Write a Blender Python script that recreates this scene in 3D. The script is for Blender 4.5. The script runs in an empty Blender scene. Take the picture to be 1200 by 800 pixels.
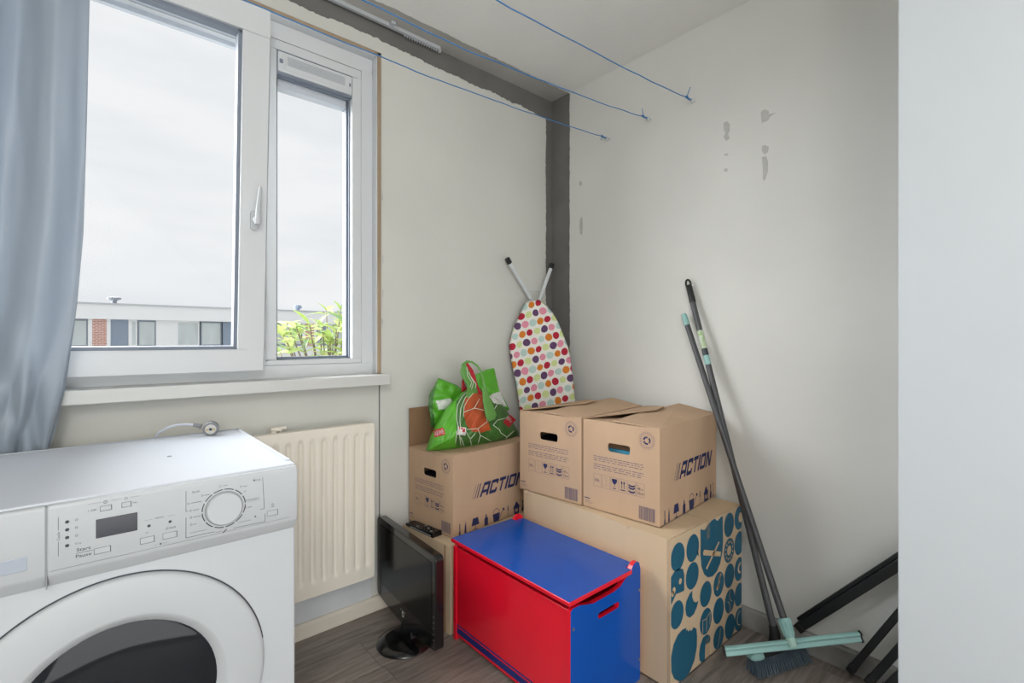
import bpy, bmesh, math, random
from math import sin, cos, pi, radians, sqrt, atan2
from mathutils import Vector, Matrix, noise
random.seed(7)
SC = bpy.context.scene
COL = SC.collection

# ------------------------------------------------------------------ camera, world, lights, exposure
CAMZ = 1.15
FPX = 568.5
HY = 398.0
FWD = Vector((.6566, .7542, 0)).normalized()
RGT = Vector((FWD.y, -FWD.x, 0))
cam_d = bpy.data.cameras.new('camera')
cam_d.sensor_width = 36.0
cam_d.lens = 36.0 * FPX / 1200.0
cam_d.shift_y = -(400 - HY) / 1200.0
cam_d.clip_start = .02
cam_d.clip_end = 300
cam = bpy.data.objects.new('camera', cam_d)
COL.objects.link(cam)
cam.location = (0, 0, CAMZ)
cam.rotation_euler = (pi/2, 0, atan2(-FWD.x, FWD.y))
SC.camera = cam

world = bpy.data.worlds.new('overcast_sky')
SC.world = world
world.use_nodes = True
wn, wl = world.node_tree.nodes, world.node_tree.links
wn.clear()
wo = wn.new('ShaderNodeOutputWorld'); wb = wn.new('ShaderNodeBackground')
wt = wn.new('ShaderNodeTexCoord'); wm = wn.new('ShaderNodeMapping')
wz = wn.new('ShaderNodeTexNoise'); wr = wn.new('ShaderNodeValToRGB')
wm.inputs['Scale'].default_value = (1.6, 1.6, 6.0)
wz.inputs['Scale'].default_value = 1.3; wz.inputs['Detail'].default_value = 5; wz.inputs['Roughness'].default_value = .5
wr.color_ramp.elements[0].position = .36; wr.color_ramp.elements[0].color = (.70, .725, .75, 1)
wr.color_ramp.elements[1].position = .58; wr.color_ramp.elements[1].color = (.79, .805, .82, 1)
wl.new(wt.outputs['Generated'], wm.inputs[0]); wl.new(wm.outputs[0], wz.inputs['Vector'])
wl.new(wz.outputs['Fac'], wr.inputs[0]); wl.new(wr.outputs[0], wb.inputs[0]); wl.new(wb.outputs[0], wo.inputs[0])
wb.inputs[1].default_value = 1.0

def add_light(name, kind, loc, aim, energy, color, **kw):
    d = bpy.data.lights.new(name, kind)
    d.energy = energy; d.color = color
    for k, v in kw.items(): setattr(d, k, v)
    o = bpy.data.objects.new(name, d); COL.objects.link(o)
    o.location = loc
    o.rotation_euler = (Vector(aim) - Vector(loc)).to_track_quat('-Z', 'Y').to_euler()
    return o
# bright side of the overcast sky beyond the window
add_light('daylight_sun', 'SUN', (0, 6, 6), (0.0 + .54*5, 6 - .72*5, 6 - .40*5), 16, (.95, .975, 1.0), angle=radians(75))
# unseen point fill added behind the camera to brighten room and ceiling
add_light('room_fill_light', 'POINT', (-.50, -.55, 2.05), (-.50, -.55, 0), 32, (1, .98, .96), shadow_soft_size=.22)
# large area fill added behind the camera; the back wall has no opening
add_light('back_fill_light', 'AREA', (.45, -1.20, 1.15), (.85, 2, 1.55), 50, (.97, .985, 1), shape='RECTANGLE', size=2.7, size_y=2.1)
SC.view_settings.view_transform = 'Standard'
SC.view_settings.look = 'None'
SC.view_settings.gamma = 1
SC.view_settings.exposure = 0.16
SC.view_settings.use_curve_mapping = False

# ------------------------------------------------------------------ helpers
def px(x, y, axis, val):
    """point on the plane axis=val that was measured at pixel x, y of the photograph"""
    r = FWD + RGT*((x-600)/FPX) + Vector((0, 0, 1))*((HY-y)/FPX)
    c = Vector((0, 0, CAMZ))
    return c + r*((val - c[axis]) / r[axis])

def lin(c):
    return tuple(((v/255.)/12.92 if v/255. <= .04045 else ((v/255.+.055)/1.055)**2.4) for v in c) + (1,)

def mat(name, col, rough=.6, metal=0.0, spec=.5, vary=0.0, vscale=8.0, bump=0.0, bscale=60.0, stretch=(1, 1, 1), coat=0.0,
        sheen=0.0, trans=0.0, emit=None, alpha=None, vcol=None):
    m = bpy.data.materials.new(name); m.use_nodes = True
    nt = m.node_tree; b = nt.nodes['Principled BSDF']
    b.inputs['Base Color'].default_value = lin(col)
    b.inputs['Roughness'].default_value = rough
    b.inputs['Metallic'].default_value = metal
    b.inputs['Specular IOR Level'].default_value = spec
    b.inputs['Coat Weight'].default_value = coat
    b.inputs['Coat Roughness'].default_value = .06
    b.inputs['Sheen Weight'].default_value = sheen
    tc = nt.nodes.new('ShaderNodeTexCoord'); mp = nt.nodes.new('ShaderNodeMapping')
    nt.links.new(tc.outputs['Object'], mp.inputs[0]); mp.inputs['Scale'].default_value = stretch
    if vary or vcol:
        n = nt.nodes.new('ShaderNodeTexNoise'); n.inputs['Scale'].default_value = vscale; n.inputs['Detail'].default_value = 6
        r = nt.nodes.new('ShaderNodeValToRGB')
        c = lin(col)
        if vcol:
            a, d = c, lin(vcol)
        else:
            a = tuple(v*(1-vary) for v in c[:3]) + (1,); d = tuple(min(1, v*(1+vary)) for v in c[:3]) + (1,)
        r.color_ramp.elements[0].position = .3; r.color_ramp.elements[1].position = .7
        r.color_ramp.elements[0].color = a; r.color_ramp.elements[1].color = d
        nt.links.new(mp.outputs[0], n.inputs['Vector']); nt.links.new(n.outputs['Fac'], r.inputs[0])
        nt.links.new(r.outputs[0], b.inputs['Base Color'])
    if bump:
        n2 = nt.nodes.new('ShaderNodeTexNoise'); n2.inputs['Scale'].default_value = bscale; n2.inputs['Detail'].default_value = 4
        bp = nt.nodes.new('ShaderNodeBump'); bp.inputs['Strength'].default_value = bump; bp.inputs['Distance'].default_value = .004
        nt.links.new(mp.outputs[0], n2.inputs['Vector']); nt.links.new(n2.outputs['Fac'], bp.inputs['Height'])
        nt.links.new(bp.outputs[0], b.inputs['Normal'])
    if trans:
        out = nt.nodes['Material Output']; t = nt.nodes.new('ShaderNodeBsdfTranslucent'); t.inputs[0].default_value = lin(col)
        mx = nt.nodes.new('ShaderNodeMixShader'); mx.inputs[0].default_value = trans
        nt.links.new(b.outputs[0], mx.inputs[1]); nt.links.new(t.outputs[0], mx.inputs[2]); nt.links.new(mx.outputs[0], out.inputs[0])
    return m

def glass_mat(name, tint=(1, 1, 1), rough=0.0, refl=.5):
    m = bpy.data.materials.new(name); m.use_nodes = True
    nt = m.node_tree; nt.nodes.clear()
    o = nt.nodes.new('ShaderNodeOutputMaterial'); t = nt.nodes.new('ShaderNodeBsdfTransparent'); g = nt.nodes.new('ShaderNodeBsdfGlossy')
    f = nt.nodes.new('ShaderNodeLayerWeight'); f.inputs[0].default_value = .5      # same reflectance from both sides
    p = nt.nodes.new('ShaderNodeMath'); p.operation = 'POWER'; p.inputs[1].default_value = 5
    q = nt.nodes.new('ShaderNodeMath'); q.operation = 'ADD'; q.inputs[1].default_value = .04
    k = nt.nodes.new('ShaderNodeMath'); k.operation = 'MULTIPLY'; k.inputs[1].default_value = refl
    x = nt.nodes.new('ShaderNodeMixShader')
    t.inputs[0].default_value = tint + (1,); g.inputs['Roughness'].default_value = rough
    nt.links.new(f.outputs['Facing'], p.inputs[0]); nt.links.new(p.outputs[0], q.inputs[0]); nt.links.new(q.outputs[0], k.inputs[0]); nt.links.new(k.outputs[0], x.inputs[0])
    nt.links.new(t.outputs[0], x.inputs[1]); nt.links.new(g.outputs[0], x.inputs[2]); nt.links.new(x.outputs[0], o.inputs[0])
    return m

WM = {}   # world matrix of every root, kept for building children in world coordinates
def reg(o, m): WM[o.name] = m

class MB:
    def __init__(s): s.v = []; s.f = []; s.mi = []; s.cur = 0
    def add(s, vs, fs):
        k = len(s.v); s.v += [Vector(v) for v in vs]; s.f += [tuple(i+k for i in f) for f in fs]; s.mi += [s.cur]*len(fs)
    def box(s, lo, hi, M=None):
        x0, y0, z0 = lo; x1, y1, z1 = hi
        v = [Vector(p) for p in ((x0,y0,z0),(x1,y0,z0),(x1,y1,z0),(x0,y1,z0),(x0,y0,z1),(x1,y0,z1),(x1,y1,z1),(x0,y1,z1))]
        if M: v = [M @ p for p in v]
        s.add(v, [(0,3,2,1),(4,5,6,7),(0,1,5,4),(1,2,6,5),(2,3,7,6),(3,0,4,7)])
    def prism(s, poly, fn, d0, d1):
        """poly: list of (a,b) counter-clockwise seen against d; fn(a,b,d)->point"""
        n = len(poly)
        v = [fn(a, b, d0) for a, b in poly] + [fn(a, b, d1) for a, b in poly]
        s.add(v, [tuple(range(n-1, -1, -1)), tuple(range(n, 2*n))] + [(i, (i+1) % n, n+(i+1) % n, n+i) for i in range(n)])
    def ngon(s, pts): s.add(pts, [tuple(range(len(pts)))])
    def tube(s, pts, r, n=10, cap=True, flat=1.0):
        pts = [Vector(p) for p in pts]; rs = r if isinstance(r, (list, tuple)) else [r]*len(pts)
        k = len(s.v); up = None
        for i, p in enumerate(pts):
            t = (pts[min(i+1, len(pts)-1)] - pts[max(i-1, 0)]).normalized()
            if up is None:
                up = Vector((0, 0, 1)) if abs(t.z) < .9 else Vector((1, 0, 0))
            a = (up - t*up.dot(t)).normalized(); up = a; b = t.cross(a)
            for j in range(n):
                w = 2*pi*j/n; s.v.append(p + a*cos(w)*rs[i] + b*sin(w)*rs[i]*flat)
        for i in range(len(pts)-1):
            for j in range(n):
                s.f.append((k+i*n+j, k+i*n+(j+1) % n, k+(i+1)*n+(j+1) % n, k+(i+1)*n+j)); s.mi.append(s.cur)
        if cap:
            s.f.append(tuple(k+j for j in range(n-1, -1, -1))); s.mi.append(s.cur)
            q = k+(len(pts)-1)*n
            s.f.append(tuple(q+j for j in range(n))); s.mi.append(s.cur)
    def lathe(s, prof, c, axis='Z', n=48, a0=0, a1=2*pi):
        """prof: list of (radius, height) around axis through c"""
        c = Vector(c); k = len(s.v); full = abs(a1-a0-2*pi) < 1e-6; m = n if full else n+1
        for r, h in prof:
            for j in range(m):
                w = a0+(a1-a0)*j/n
                if axis == 'Z': p = Vector((r*cos(w), r*sin(w), h))
                elif axis == 'Y': p = Vector((r*cos(w), h, r*sin(w)))
                else: p = Vector((h, r*cos(w), r*sin(w)))
                s.v.append(c+p)
        for i in range(len(prof)-1):
            for j in range(n):
                a, b = k+i*m+j, k+i*m+(j+1) % m
                s.f.append((a, b, b+m, a+m)); s.mi.append(s.cur)
    def build(s, name, m, parent=None, local=False, smooth=False, bevel=0, seg=2, ang=35, recalc=True, keep_normals=False):
        me = bpy.data.meshes.new(name)
        vs = s.v
        if parent is not None and not local and parent.name in WM:
            inv = WM[parent.name].inverted(); vs = [inv @ v for v in vs]
        me.from_pydata([tuple(v) for v in vs], [], s.f)
        ms = m if isinstance(m, (list, tuple)) else [m]
        for q in ms: me.materials.append(q)
        if len(ms) > 1: me.polygons.foreach_set('material_index', s.mi)
        if recalc:
            bm = bmesh.new(); bm.from_mesh(me); bmesh.ops.remove_doubles(bm, verts=bm.verts, dist=1e-6)
            bmesh.ops.recalc_face_normals(bm, faces=bm.faces); bm.to_mesh(me); bm.free()
        if smooth:
            me.polygons.foreach_set('use_smooth', [True]*len(me.polygons))
            if smooth != 'all':
                me.set_sharp_from_angle(angle=radians(smooth if smooth is not True and smooth > 1 else 35))
        me.update()
        o = bpy.data.objects.new(name, me); COL.objects.link(o)
        if parent is not None:
            o.parent = parent
            reg(o, WM.get(parent.name, Matrix.Identity(4)))
        else:
            reg(o, Matrix.Identity(4))
        if bevel:
            b = o.modifiers.new('bevel', 'BEVEL'); b.width = bevel; b.segments = seg; b.limit_method = 'ANGLE'; b.angle_limit = radians(ang)
            if not smooth:
                me.polygons.foreach_set('use_smooth', [True]*len(me.polygons))
                me.set_sharp_from_angle(angle=radians(30))
                b.harden_normals = True
        return o

def tag(o, label, cat, group=None, kind=None):
    o['label'] = label; o['category'] = cat
    if group: o['group'] = group
    if kind: o['kind'] = kind
    return o
def thing(name, label, cat, loc=(0, 0, 0), rz=0.0, group=None, M=None):
    o = bpy.data.objects.new(name, None); COL.objects.link(o)
    o.empty_display_size = .1
    if M is None: M = Matrix.Translation(Vector(loc)) @ Matrix.Rotation(rz, 4, 'Z')
    o.matrix_world = M
    reg(o, M.copy())
    return tag(o, label, cat, group)
def structure(o): o['kind'] = 'structure'; return o
def copy_thing(root, M):
    def rec(o, par):
        c = o.copy(); COL.objects.link(c)
        if par is not None: c.parent = par
        for ch in list(o.children): rec(ch, c)
        return c
    c = rec(root, None); c.matrix_world = M
    return c

FONT = None
def text_shapes(body):
    """the letters of the built-in font as flat polygons (verts, faces)"""
    cu = bpy.data.curves.new('lettering', 'FONT'); cu.body = body; cu.size = 1.0; cu.resolution_u = 3
    ob = bpy.data.objects.new('lettering', cu); COL.objects.link(ob)
    dg = bpy.context.evaluated_depsgraph_get()
    me = ob.evaluated_get(dg).to_mesh()
    vs = [v.co.copy() for v in me.vertices]; fs = [tuple(p.vertices) for p in me.polygons]
    ob.evaluated_get(dg).to_mesh_clear()
    bpy.data.objects.remove(ob); bpy.data.curves.remove(cu)
    return vs, fs

class Print:
    """flat print on a face: fn(u, v) -> point"""
    def __init__(s, fn): s.fn = fn; s.b = MB()
    def poly(s, pts): s.b.ngon([s.fn(u, v) for u, v in pts])
    def rect(s, u0, v0, u1, v1): s.poly([(u0, v0), (u1, v0), (u1, v1), (u0, v1)])
    def ring(s, u, v, r0, r1, a0=0, a1=2*pi, n=24, ky=1.0):
        pts = []
        for i in range(n+1):
            w = a0+(a1-a0)*i/n
            pts.append((s.fn(u+r0*cos(w), v+ky*r0*sin(w)), s.fn(u+r1*cos(w), v+ky*r1*sin(w))))
        vs = [p for q in pts for p in q]
        s.b.add(vs, [(2*i, 2*i+1, 2*i+3, 2*i+2) for i in range(n)])
    def disc(s, u, v, ru, rv=None, n=24):
        rv = rv or ru
        s.poly([(u+ru*cos(2*pi*i/n), v+rv*sin(2*pi*i/n)) for i in range(n)])
    def line(s, pts, w):
        for (a, b), (c, d) in zip(pts[:-1], pts[1:]):
            L = sqrt((c-a)**2+(d-b)**2) or 1e-9; nx, ny = -(d-b)/L*w/2, (c-a)/L*w/2
            ex, ey = (c-a)/L*w/2, (d-b)/L*w/2
            s.poly([(a-ex+nx, b-ey+ny), (a-ex-nx, b-ey-ny), (c+ex-nx, d+ey-ny), (c+ex+nx, d+ey+ny)])
    def frame(s, u0, v0, u1, v1, w):
        s.rect(u0, v0, u1, v0+w); s.rect(u0, v1-w, u1, v1); s.rect(u0, v0+w, u0+w, v1-w); s.rect(u1-w, v0+w, u1, v1-w)
    def text(s, body, u, v, size, width=None, rot=0.0, shear=0.0, bold=0.0):
        vs, fs = text_shapes(body)
        if not vs: return
        x0 = min(p.x for p in vs); x1 = max(p.x for p in vs)
        k = size/.7; kx = k if width is None else width/max(x1-x0, 1e-6)
        out = []
        for p in vs:
            a, b = (p.x-x0)*kx + shear*p.y*k, p.y*k
            out.append(s.fn(u+a*cos(rot)-b*sin(rot), v+a*sin(rot)+b*cos(rot)))
        s.b.add(out, fs)
    def build(s, name, m, parent, local=False, stuff=False):
        o = s.b.build(name, m, parent, local=local, recalc=False)
        if stuff: o['kind'] = 'stuff'
        s.b = MB()
        return o

# ------------------------------------------------------------------ materials
M = {}
M['wall'] = mat('wall_paint', (204, 204, 198), .85, spec=.25, vary=.035, vscale=2.2, bump=.12, bscale=35)
M['wallr'] = mat('right_wall_paint', (207, 207, 203), .85, spec=.25, vary=.03, vscale=2.5, bump=.15, bscale=30)
M['ceiling'] = mat('ceiling_paint', (228, 227, 223), .9, spec=.2, vary=.03, vscale=3, bump=.35, bscale=110)
M['bare'] = mat('bare_grey_plaster', (112, 111, 108), .9, spec=.2, vary=.10, vscale=5, bump=.3, bscale=40)
M['barec'] = mat('lit_bare_ceiling_plaster', (176, 173, 168), .9, spec=.2, vary=.08, vscale=5, bump=.3, bscale=40)  # paler than the wall plaster, partly to put the ceiling strip's lighting into colour
M['plinth'] = mat('plinth_paint', (205, 208, 210), .7, vary=.05, vscale=9)
M['filler'] = mat('grey_filler', (176, 176, 172), .9, vary=.05, vscale=30)
M['pvc'] = mat('white_window_plastic', (204, 207, 209), .4, vary=.01)
M['gasket'] = mat('dark_gasket', (118, 126, 138), .6)
M['alu'] = mat('spacer_metal', (202, 208, 216), .5, metal=.2)
M['sill'] = mat('sill_paint', (200, 201, 198), .45, vary=.02, vscale=12)
M['wood'] = mat('bare_wood_batten', (158, 138, 114), .7, vary=.15, vscale=12, stretch=(2, 2, .2))
M['board'] = mat('cream_skirting', (214, 206, 192), .5, vary=.03)
M['gboard'] = mat('grey_skirting', (104, 103, 101), .7, vary=0, vscale=4.5, vcol=(158, 157, 153), bump=.3, bscale=25)
M['rad'] = mat('cream_enamel', (228, 222, 209), .38, vary=.015)
M['door'] = mat('white_door_paint', (172, 177, 181), .5, vary=.01)
M['white'] = mat('white_enamel', (188, 192, 196), .6)
M['whitep'] = mat('white_plastic', (184, 188, 191), .5)
M['top'] = mat('white_enamel_lit_top', (203, 208, 216), .6)  # same white enamel, lightened so the light on the top is in the colour
M['btn'] = mat('button_plastic', (178, 182, 185), .5)
M['greyp'] = mat('grey_plastic', (140, 143, 146), .4)
M['ink'] = mat('dark_grey_print', (60, 64, 70), .6)
M['ink2'] = mat('light_grey_print', (92, 96, 102), .6)
M['black'] = mat('black_gloss_plastic', (14, 14, 15), .16, coat=.2)
M['blackm'] = mat('black_matt_plastic', (22, 22, 23), .5)
M['screen'] = mat('dark_screen', (9, 9, 11), .2, spec=.3)
M['disp'] = mat('dark_display', (52, 54, 62), .15)
M['card'] = mat('brown_cardboard', (186, 157, 130), .82, spec=.2, vary=.05, vscale=7, bump=.12, bscale=90, stretch=(1, 1, .25))
M['card2'] = mat('pale_cardboard', (198, 175, 146), .8, spec=.25, vary=.05, vscale=5, bump=.12, bscale=80, stretch=(1, 1, .25))
M['cardin'] = mat('cardboard_inside', (140, 108, 80), .9, vary=.05)
M['navy'] = mat('navy_print', (30, 38, 84), .7)
M['navyl'] = mat('thin_navy_print', (104, 92, 108), .8)
M['teal'] = mat('teal_print', (18, 86, 112), .6)
M['tealhi'] = mat('pale_print_line', (196, 170, 134), .8)
M['tape'] = None
M['red'] = mat('red_lacquer', (222, 22, 46), .22, coat=.4, vary=.03)
M['blue'] = mat('blue_lacquer', (0, 76, 168), .2, coat=.15, spec=.3, vary=.03)
M['bluestripe'] = mat('dark_blue_stripe', (24, 40, 110), .3)
M['steel'] = mat('steel', (170, 172, 175), .3, metal=.9)
M['rope'] = mat('blue_cord', (50, 116, 172), .5)
M['green'] = mat('green_bag', (86, 166, 42), .38, vary=.16, vscale=12, bump=1.0, bscale=16)
M['dgreen'] = mat('dark_green_bag_print', (58, 104, 44), .45, vary=.25, vscale=16, bump=.9, bscale=18)
M['mgreen'] = mat('mid_green_band', (96, 150, 72), .55, vary=.06, vscale=14)
M['orange'] = mat('orange_bag_print', (176, 78, 38), .5, vary=.16, vscale=20, bump=.4, bscale=22)
M['whiteprint'] = mat('white_bag_print', (214, 216, 212), .6, vary=.12, vscale=50)
M['redlabel'] = mat('red_label', (190, 30, 42), .5)
M['redfab'] = mat('red_inner_strap', (176, 26, 44), .55, vary=.08)
M['net'] = mat('white_net_print', (218, 226, 206), .6)
M['pole'] = mat('grey_coated_pole', (66, 67, 70), .38, vary=.03)
M['aqua'] = mat('aqua_plastic', (140, 182, 178), .4, vary=.02)
M['bristle'] = mat('slate_bristles', (62, 78, 90), .6, vary=.15, vscale=40)
M['tube'] = mat('black_coated_steel', (26, 30, 31), .35, vary=.1)
M['tubew'] = mat('white_tube', (206, 212, 214), .3)
M['curtain'] = mat('blue_satin_curtain', (160, 171, 183), .42, sheen=.35, bump=.25, bscale=14, stretch=(1, 1, .35), trans=.26, spec=.5)
def tape_mat():
    m = mat('clear_brown_tape', (188, 160, 124), .12); nt = m.node_tree
    t = nt.nodes.new('ShaderNodeBsdfTransparent'); x = nt.nodes.new('ShaderNodeMixShader'); x.inputs[0].default_value = .12
    nt.links.new(t.outputs[0], x.inputs[1]); nt.links.new(nt.nodes['Principled BSDF'].outputs[0], x.inputs[2]); nt.links.new(x.outputs[0], nt.nodes['Material Output'].inputs[0])
    return m
M['tape'] = tape_mat()
M['glass'] = glass_mat('window_glass', (1, 1, 1), 0, .08)

def plank_material():
    m = bpy.data.materials.new('grey_brown_vinyl_plank'); m.use_nodes = True
    nt = m.node_tree; b = nt.nodes['Principled BSDF']; N = nt.nodes.new; L = nt.links.new
    tc = N('ShaderNodeTexCoord'); oi = N('ShaderNodeObjectInfo'); ad = N('ShaderNodeVectorMath'); ad.operation = 'ADD'
    sc = N('ShaderNodeVectorMath'); sc.operation = 'SCALE'; sc.inputs['Scale'].default_value = 17
    cx = N('ShaderNodeCombineXYZ'); L(oi.outputs['Random'], cx.inputs[0]); L(oi.outputs['Random'], cx.inputs[1]); L(cx.outputs[0], sc.inputs[0])
    L(tc.outputs['Object'], ad.inputs[0]); L(sc.outputs[0], ad.inputs[1])
    mp = N('ShaderNodeMapping'); mp.inputs['Scale'].default_value = (1.6, 16, 1); L(ad.outputs[0], mp.inputs[0])
    n = N('ShaderNodeTexNoise'); n.inputs['Scale'].default_value = 3.0; n.inputs['Detail'].default_value = 9; n.inputs['Roughness'].default_value = .62; n.inputs['Distortion'].default_value = .8
    L(mp.outputs[0], n.inputs['Vector'])
    r = N('ShaderNodeValToRGB'); e = r.color_ramp.elements
    e[0].position = .32; e[0].color = lin((98, 90, 84)); e[1].position = .68; e[1].color = lin((148, 138, 131))
    L(n.outputs['Fac'], r.inputs[0])
    hv = N('ShaderNodeHueSaturation'); mr = N('ShaderNodeMapRange'); mr.inputs['To Min'].default_value = .86; mr.inputs['To Max'].default_value = 1.12
    L(oi.outputs['Random'], mr.inputs[0]); L(mr.outputs[0], hv.inputs['Value']); L(r.outputs[0], hv.inputs['Color']); L(hv.outputs[0], b.inputs['Base Color'])
    b.inputs['Roughness'].default_value = .42
    bp = N('ShaderNodeBump'); bp.inputs['Strength'].default_value = .15; bp.inputs['Distance'].default_value = .002
    L(n.outputs['Fac'], bp.inputs['Height']); L(bp.outputs[0], b.inputs['Normal'])
    return m
M['plank'] = plank_material()

def dots_material():
    m = bpy.data.materials.new('polka_dot_cotton'); m.use_nodes = True
    nt = m.node_tree; b = nt.nodes['Principled BSDF']; L = nt.links.new
    def N(op, a=None, c=None):
        q = nt.nodes.new('ShaderNodeMath'); q.operation = op
        for i, v in enumerate((a, c)):
            if v is None: continue
            if isinstance(v, (int, float)): q.inputs[i].default_value = v
            else: L(v, q.inputs[i])
        return q.outputs[0]
    tc = nt.nodes.new('ShaderNodeTexCoord')
    wz_ = nt.nodes.new('ShaderNodeTexNoise'); wz_.inputs['Scale'].default_value = 9
    L(tc.outputs['Object'], wz_.inputs['Vector'])
    sx = nt.nodes.new('ShaderNodeSeparateXYZ'); L(tc.outputs['Object'], sx.inputs[0])
    jit = N('MULTIPLY', N('SUBTRACT', wz_.outputs['Fac'], .5), .018)
    X = N('ADD', sx.outputs[0], jit); Z = N('ADD', N('SUBTRACT', sx.outputs[2], jit), N('MULTIPLY', sx.outputs[0], -.12))
    v = N('DIVIDE', Z, .0475); row = N('FLOOR', v); fv = N('SUBTRACT', N('SUBTRACT', v, row), .5)
    u = N('ADD', N('DIVIDE', X, .0400), N('MULTIPLY', row, .42)); colm = N('FLOOR', u); fu = N('SUBTRACT', N('SUBTRACT', u, colm), .5)
    d = N('SQRT', N('ADD', N('POWER', N('MULTIPLY', fu, .0400), 2), N('POWER', N('MULTIPLY', fv, .0475), 2)))
    idx = N('FLOORED_MODULO', N('ADD', N('ADD', colm, N('MULTIPLY', row, 3)), 600.5), 6)
    idn = N('DIVIDE', idx, 6)
    rr = nt.nodes.new('ShaderNodeTexWhiteNoise'); cb = nt.nodes.new('ShaderNodeCombineXYZ'); L(colm, cb.inputs[0]); L(row, cb.inputs[1]); L(cb.outputs[0], rr.inputs['Vector'])
    rad = N('ADD', .0166, N('MULTIPLY', rr.outputs['Value'], .0028))
    inside = N('LESS_THAN', d, rad)
    ramp = nt.nodes.new('ShaderNodeValToRGB'); cr = ramp.color_ramp; cr.interpolation = 'CONSTANT'
    cols = [(172, 26, 52), (200, 212, 148), (92, 62, 100), (216, 138, 158), (178, 202, 196), (208, 122, 34)]
    cr.elements[0].position = 0; cr.elements[0].color = lin(cols[0])
    cr.elements[1].position = 1/6; cr.elements[1].color = lin(cols[1])
    for i in range(2, 6):
        e = cr.elements.new(i/6); e.color = lin(cols[i])
    L(idn, ramp.inputs[0])
    mx = nt.nodes.new('ShaderNodeMix'); mx.data_type = 'RGBA'
    L(inside, mx.inputs['Factor']); mx.inputs['A'].default_value = lin((226, 224, 218)); L(ramp.outputs[0], mx.inputs['B'])
    L(mx.outputs['Result'], b.inputs['Base Color']); b.inputs['Roughness'].default_value = .85
    return m
M['dots'] = dots_material()

# ------------------------------------------------------------------ the room
WX0, WX1, WY0, WY1 = -1.10, 2.00, -1.25, 1.95
ZC = 2.512
def jag(p0, p1, n, amp, seed):
    """ragged line from p0 to p1 (torn paint edge)"""
    rnd = random.Random(seed); out = []
    dx, dy = p1[0]-p0[0], p1[1]-p0[1]; L = sqrt(dx*dx+dy*dy); nx, ny = -dy/L, dx/L
    for i in range(n+1):
        t = i/n; a = 0 if i in (0, n) else amp*(noise.noise(Vector((t*L*9+seed, 1.3, seed)))*.8 + .8*noise.noise(Vector((t*L*38, seed, 2.2))) + .5*noise.noise(Vector((t*L*110, seed, 5.2))))
        out.append((p0[0]+dx*t+nx*a, p0[1]+dy*t+ny*a))
    return out

# floor: a slab with the planks as its parts
b = MB(); b.box((WX0-.1, WY0-.1, -.10), (WX1+.1, WY1+.12, -.0042)); fl = structure(b.build('floor', mat('subfloor', (50, 45, 42), .9)))
PW, PL = .182, 1.22
rnd = random.Random(3)
pm = None
nrow = 0
for i in range(-16, 4):
    y0 = 1.588 + i*PW - PW; y1 = y0+PW
    if y1 < WY0 or y0 > WY1: continue
    shift = {0: .785, -1: .42, -5: .71, -6: 1.93-PL}.get(i, rnd.random()*PL)
    x = shift - PL*4
    while x < WX1:
        a, c = max(x+.0006, WX0), min(x+PL-.0006, WX1); e, g = max(y0+.0006, WY0), min(y1-.0006, WY1)
        if c-a > .02 and g-e > .01:
            q = MB(); cx_, cy_ = (a+c)/2, (e+g)/2
            q.box((a-cx_, e-cy_, -.004), (c-cx_, g-cy_, 0))
            o = q.build('plank', M['plank'], None, bevel=.0008, seg=1)
            o.location = (cx_, cy_, 0); o.parent = fl
        x += PL

# ceiling: white skim stops short of the window wall, bare strip behind it
b = MB(); b.box((WX0-.1, WY0-.1, ZC+.006), (WX1+.1, WY1+.12, ZC+.10)); bare_c = structure(b.build('trim_1', M['barec']))
b = MB()
edge = jag((WX1+.02, 1.818), (WX0, 1.838), 320, .006, 5)
b.prism(edge + [(WX0, WY0), (WX1+.02, WY0)], lambda a, c, d: Vector((a, c, d)), ZC, ZC+.006)
structure(b.build('ceiling', M['ceiling']))

# window wall: bare backing with the window opening, painted skim in front of it
OX0, OX1, OZ0, OZ1 = -.80, .944, .985, 2.379
b = MB()
for lo, hi in (((WX0-.1, 0), (OX0, ZC+.1)), ((OX1, 0), (WX1+.1, ZC+.1)), ((OX0, 0), (OX1, OZ0)), ((OX0, OZ1), (OX1, ZC+.1))):
    b.box((lo[0], WY1+.006, lo[1]), (hi[0], WY1+.17, hi[1]))
structure(b.build('trim_2', M['bare']))
b = MB()
fw = lambda a, c, d: Vector((a, d, c))
top = jag((1.952, 2.405), (OX1, 2.440), 150, .010, 2); top2 = jag((OX1, 2.440), (WX0, 2.452), 240, .010, 9)
rgt = jag((1.952, 0), (1.952, 2.405), 300, .006, 4)
Y0, Y1 = WY1, WY1+.006
b.prism([(OX1, 0)] + rgt + top[1:-1] + [(OX1, 2.440)], fw, Y0, Y1)
b.prism([(WX0, OZ1), (OX1, OZ1)] + top2, fw, Y0, Y1)
b.prism([(WX0, OZ0), (OX0, OZ0), (OX0, OZ1), (WX0, OZ1)], fw, Y0, Y1)
ww = structure(b.build('wall_window', M['wall']))
b = MB(); b.prism([(WX0, 0), (.9385, 0), (.9385, OZ0), (WX0, OZ0)], fw, WY1+.002, Y1)
b.build('spandrel_panel', M['wall'], ww)
b = MB(); b.box((-.9, WY1-.006, .055), (.90, WY1+.002, .20)); b.build('plinth_panel', M['plinth'], ww, bevel=.001)
b = MB()
rnd = random.Random(8)
for x, z in ((.955, .92+.85), (.957, 1.35), (.954, 1.22), (.957, 1.50)):
    b.prism([(x+rnd.uniform(-.002, .002)+.0022*cos(w), z+.022*sin(w)*rnd.uniform(.7, 1.1)) for w in [i*pi/5 for i in range(10)]], fw, WY1-.0008, WY1)
b.build('paint_chip', M['filler'], ww)

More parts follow.
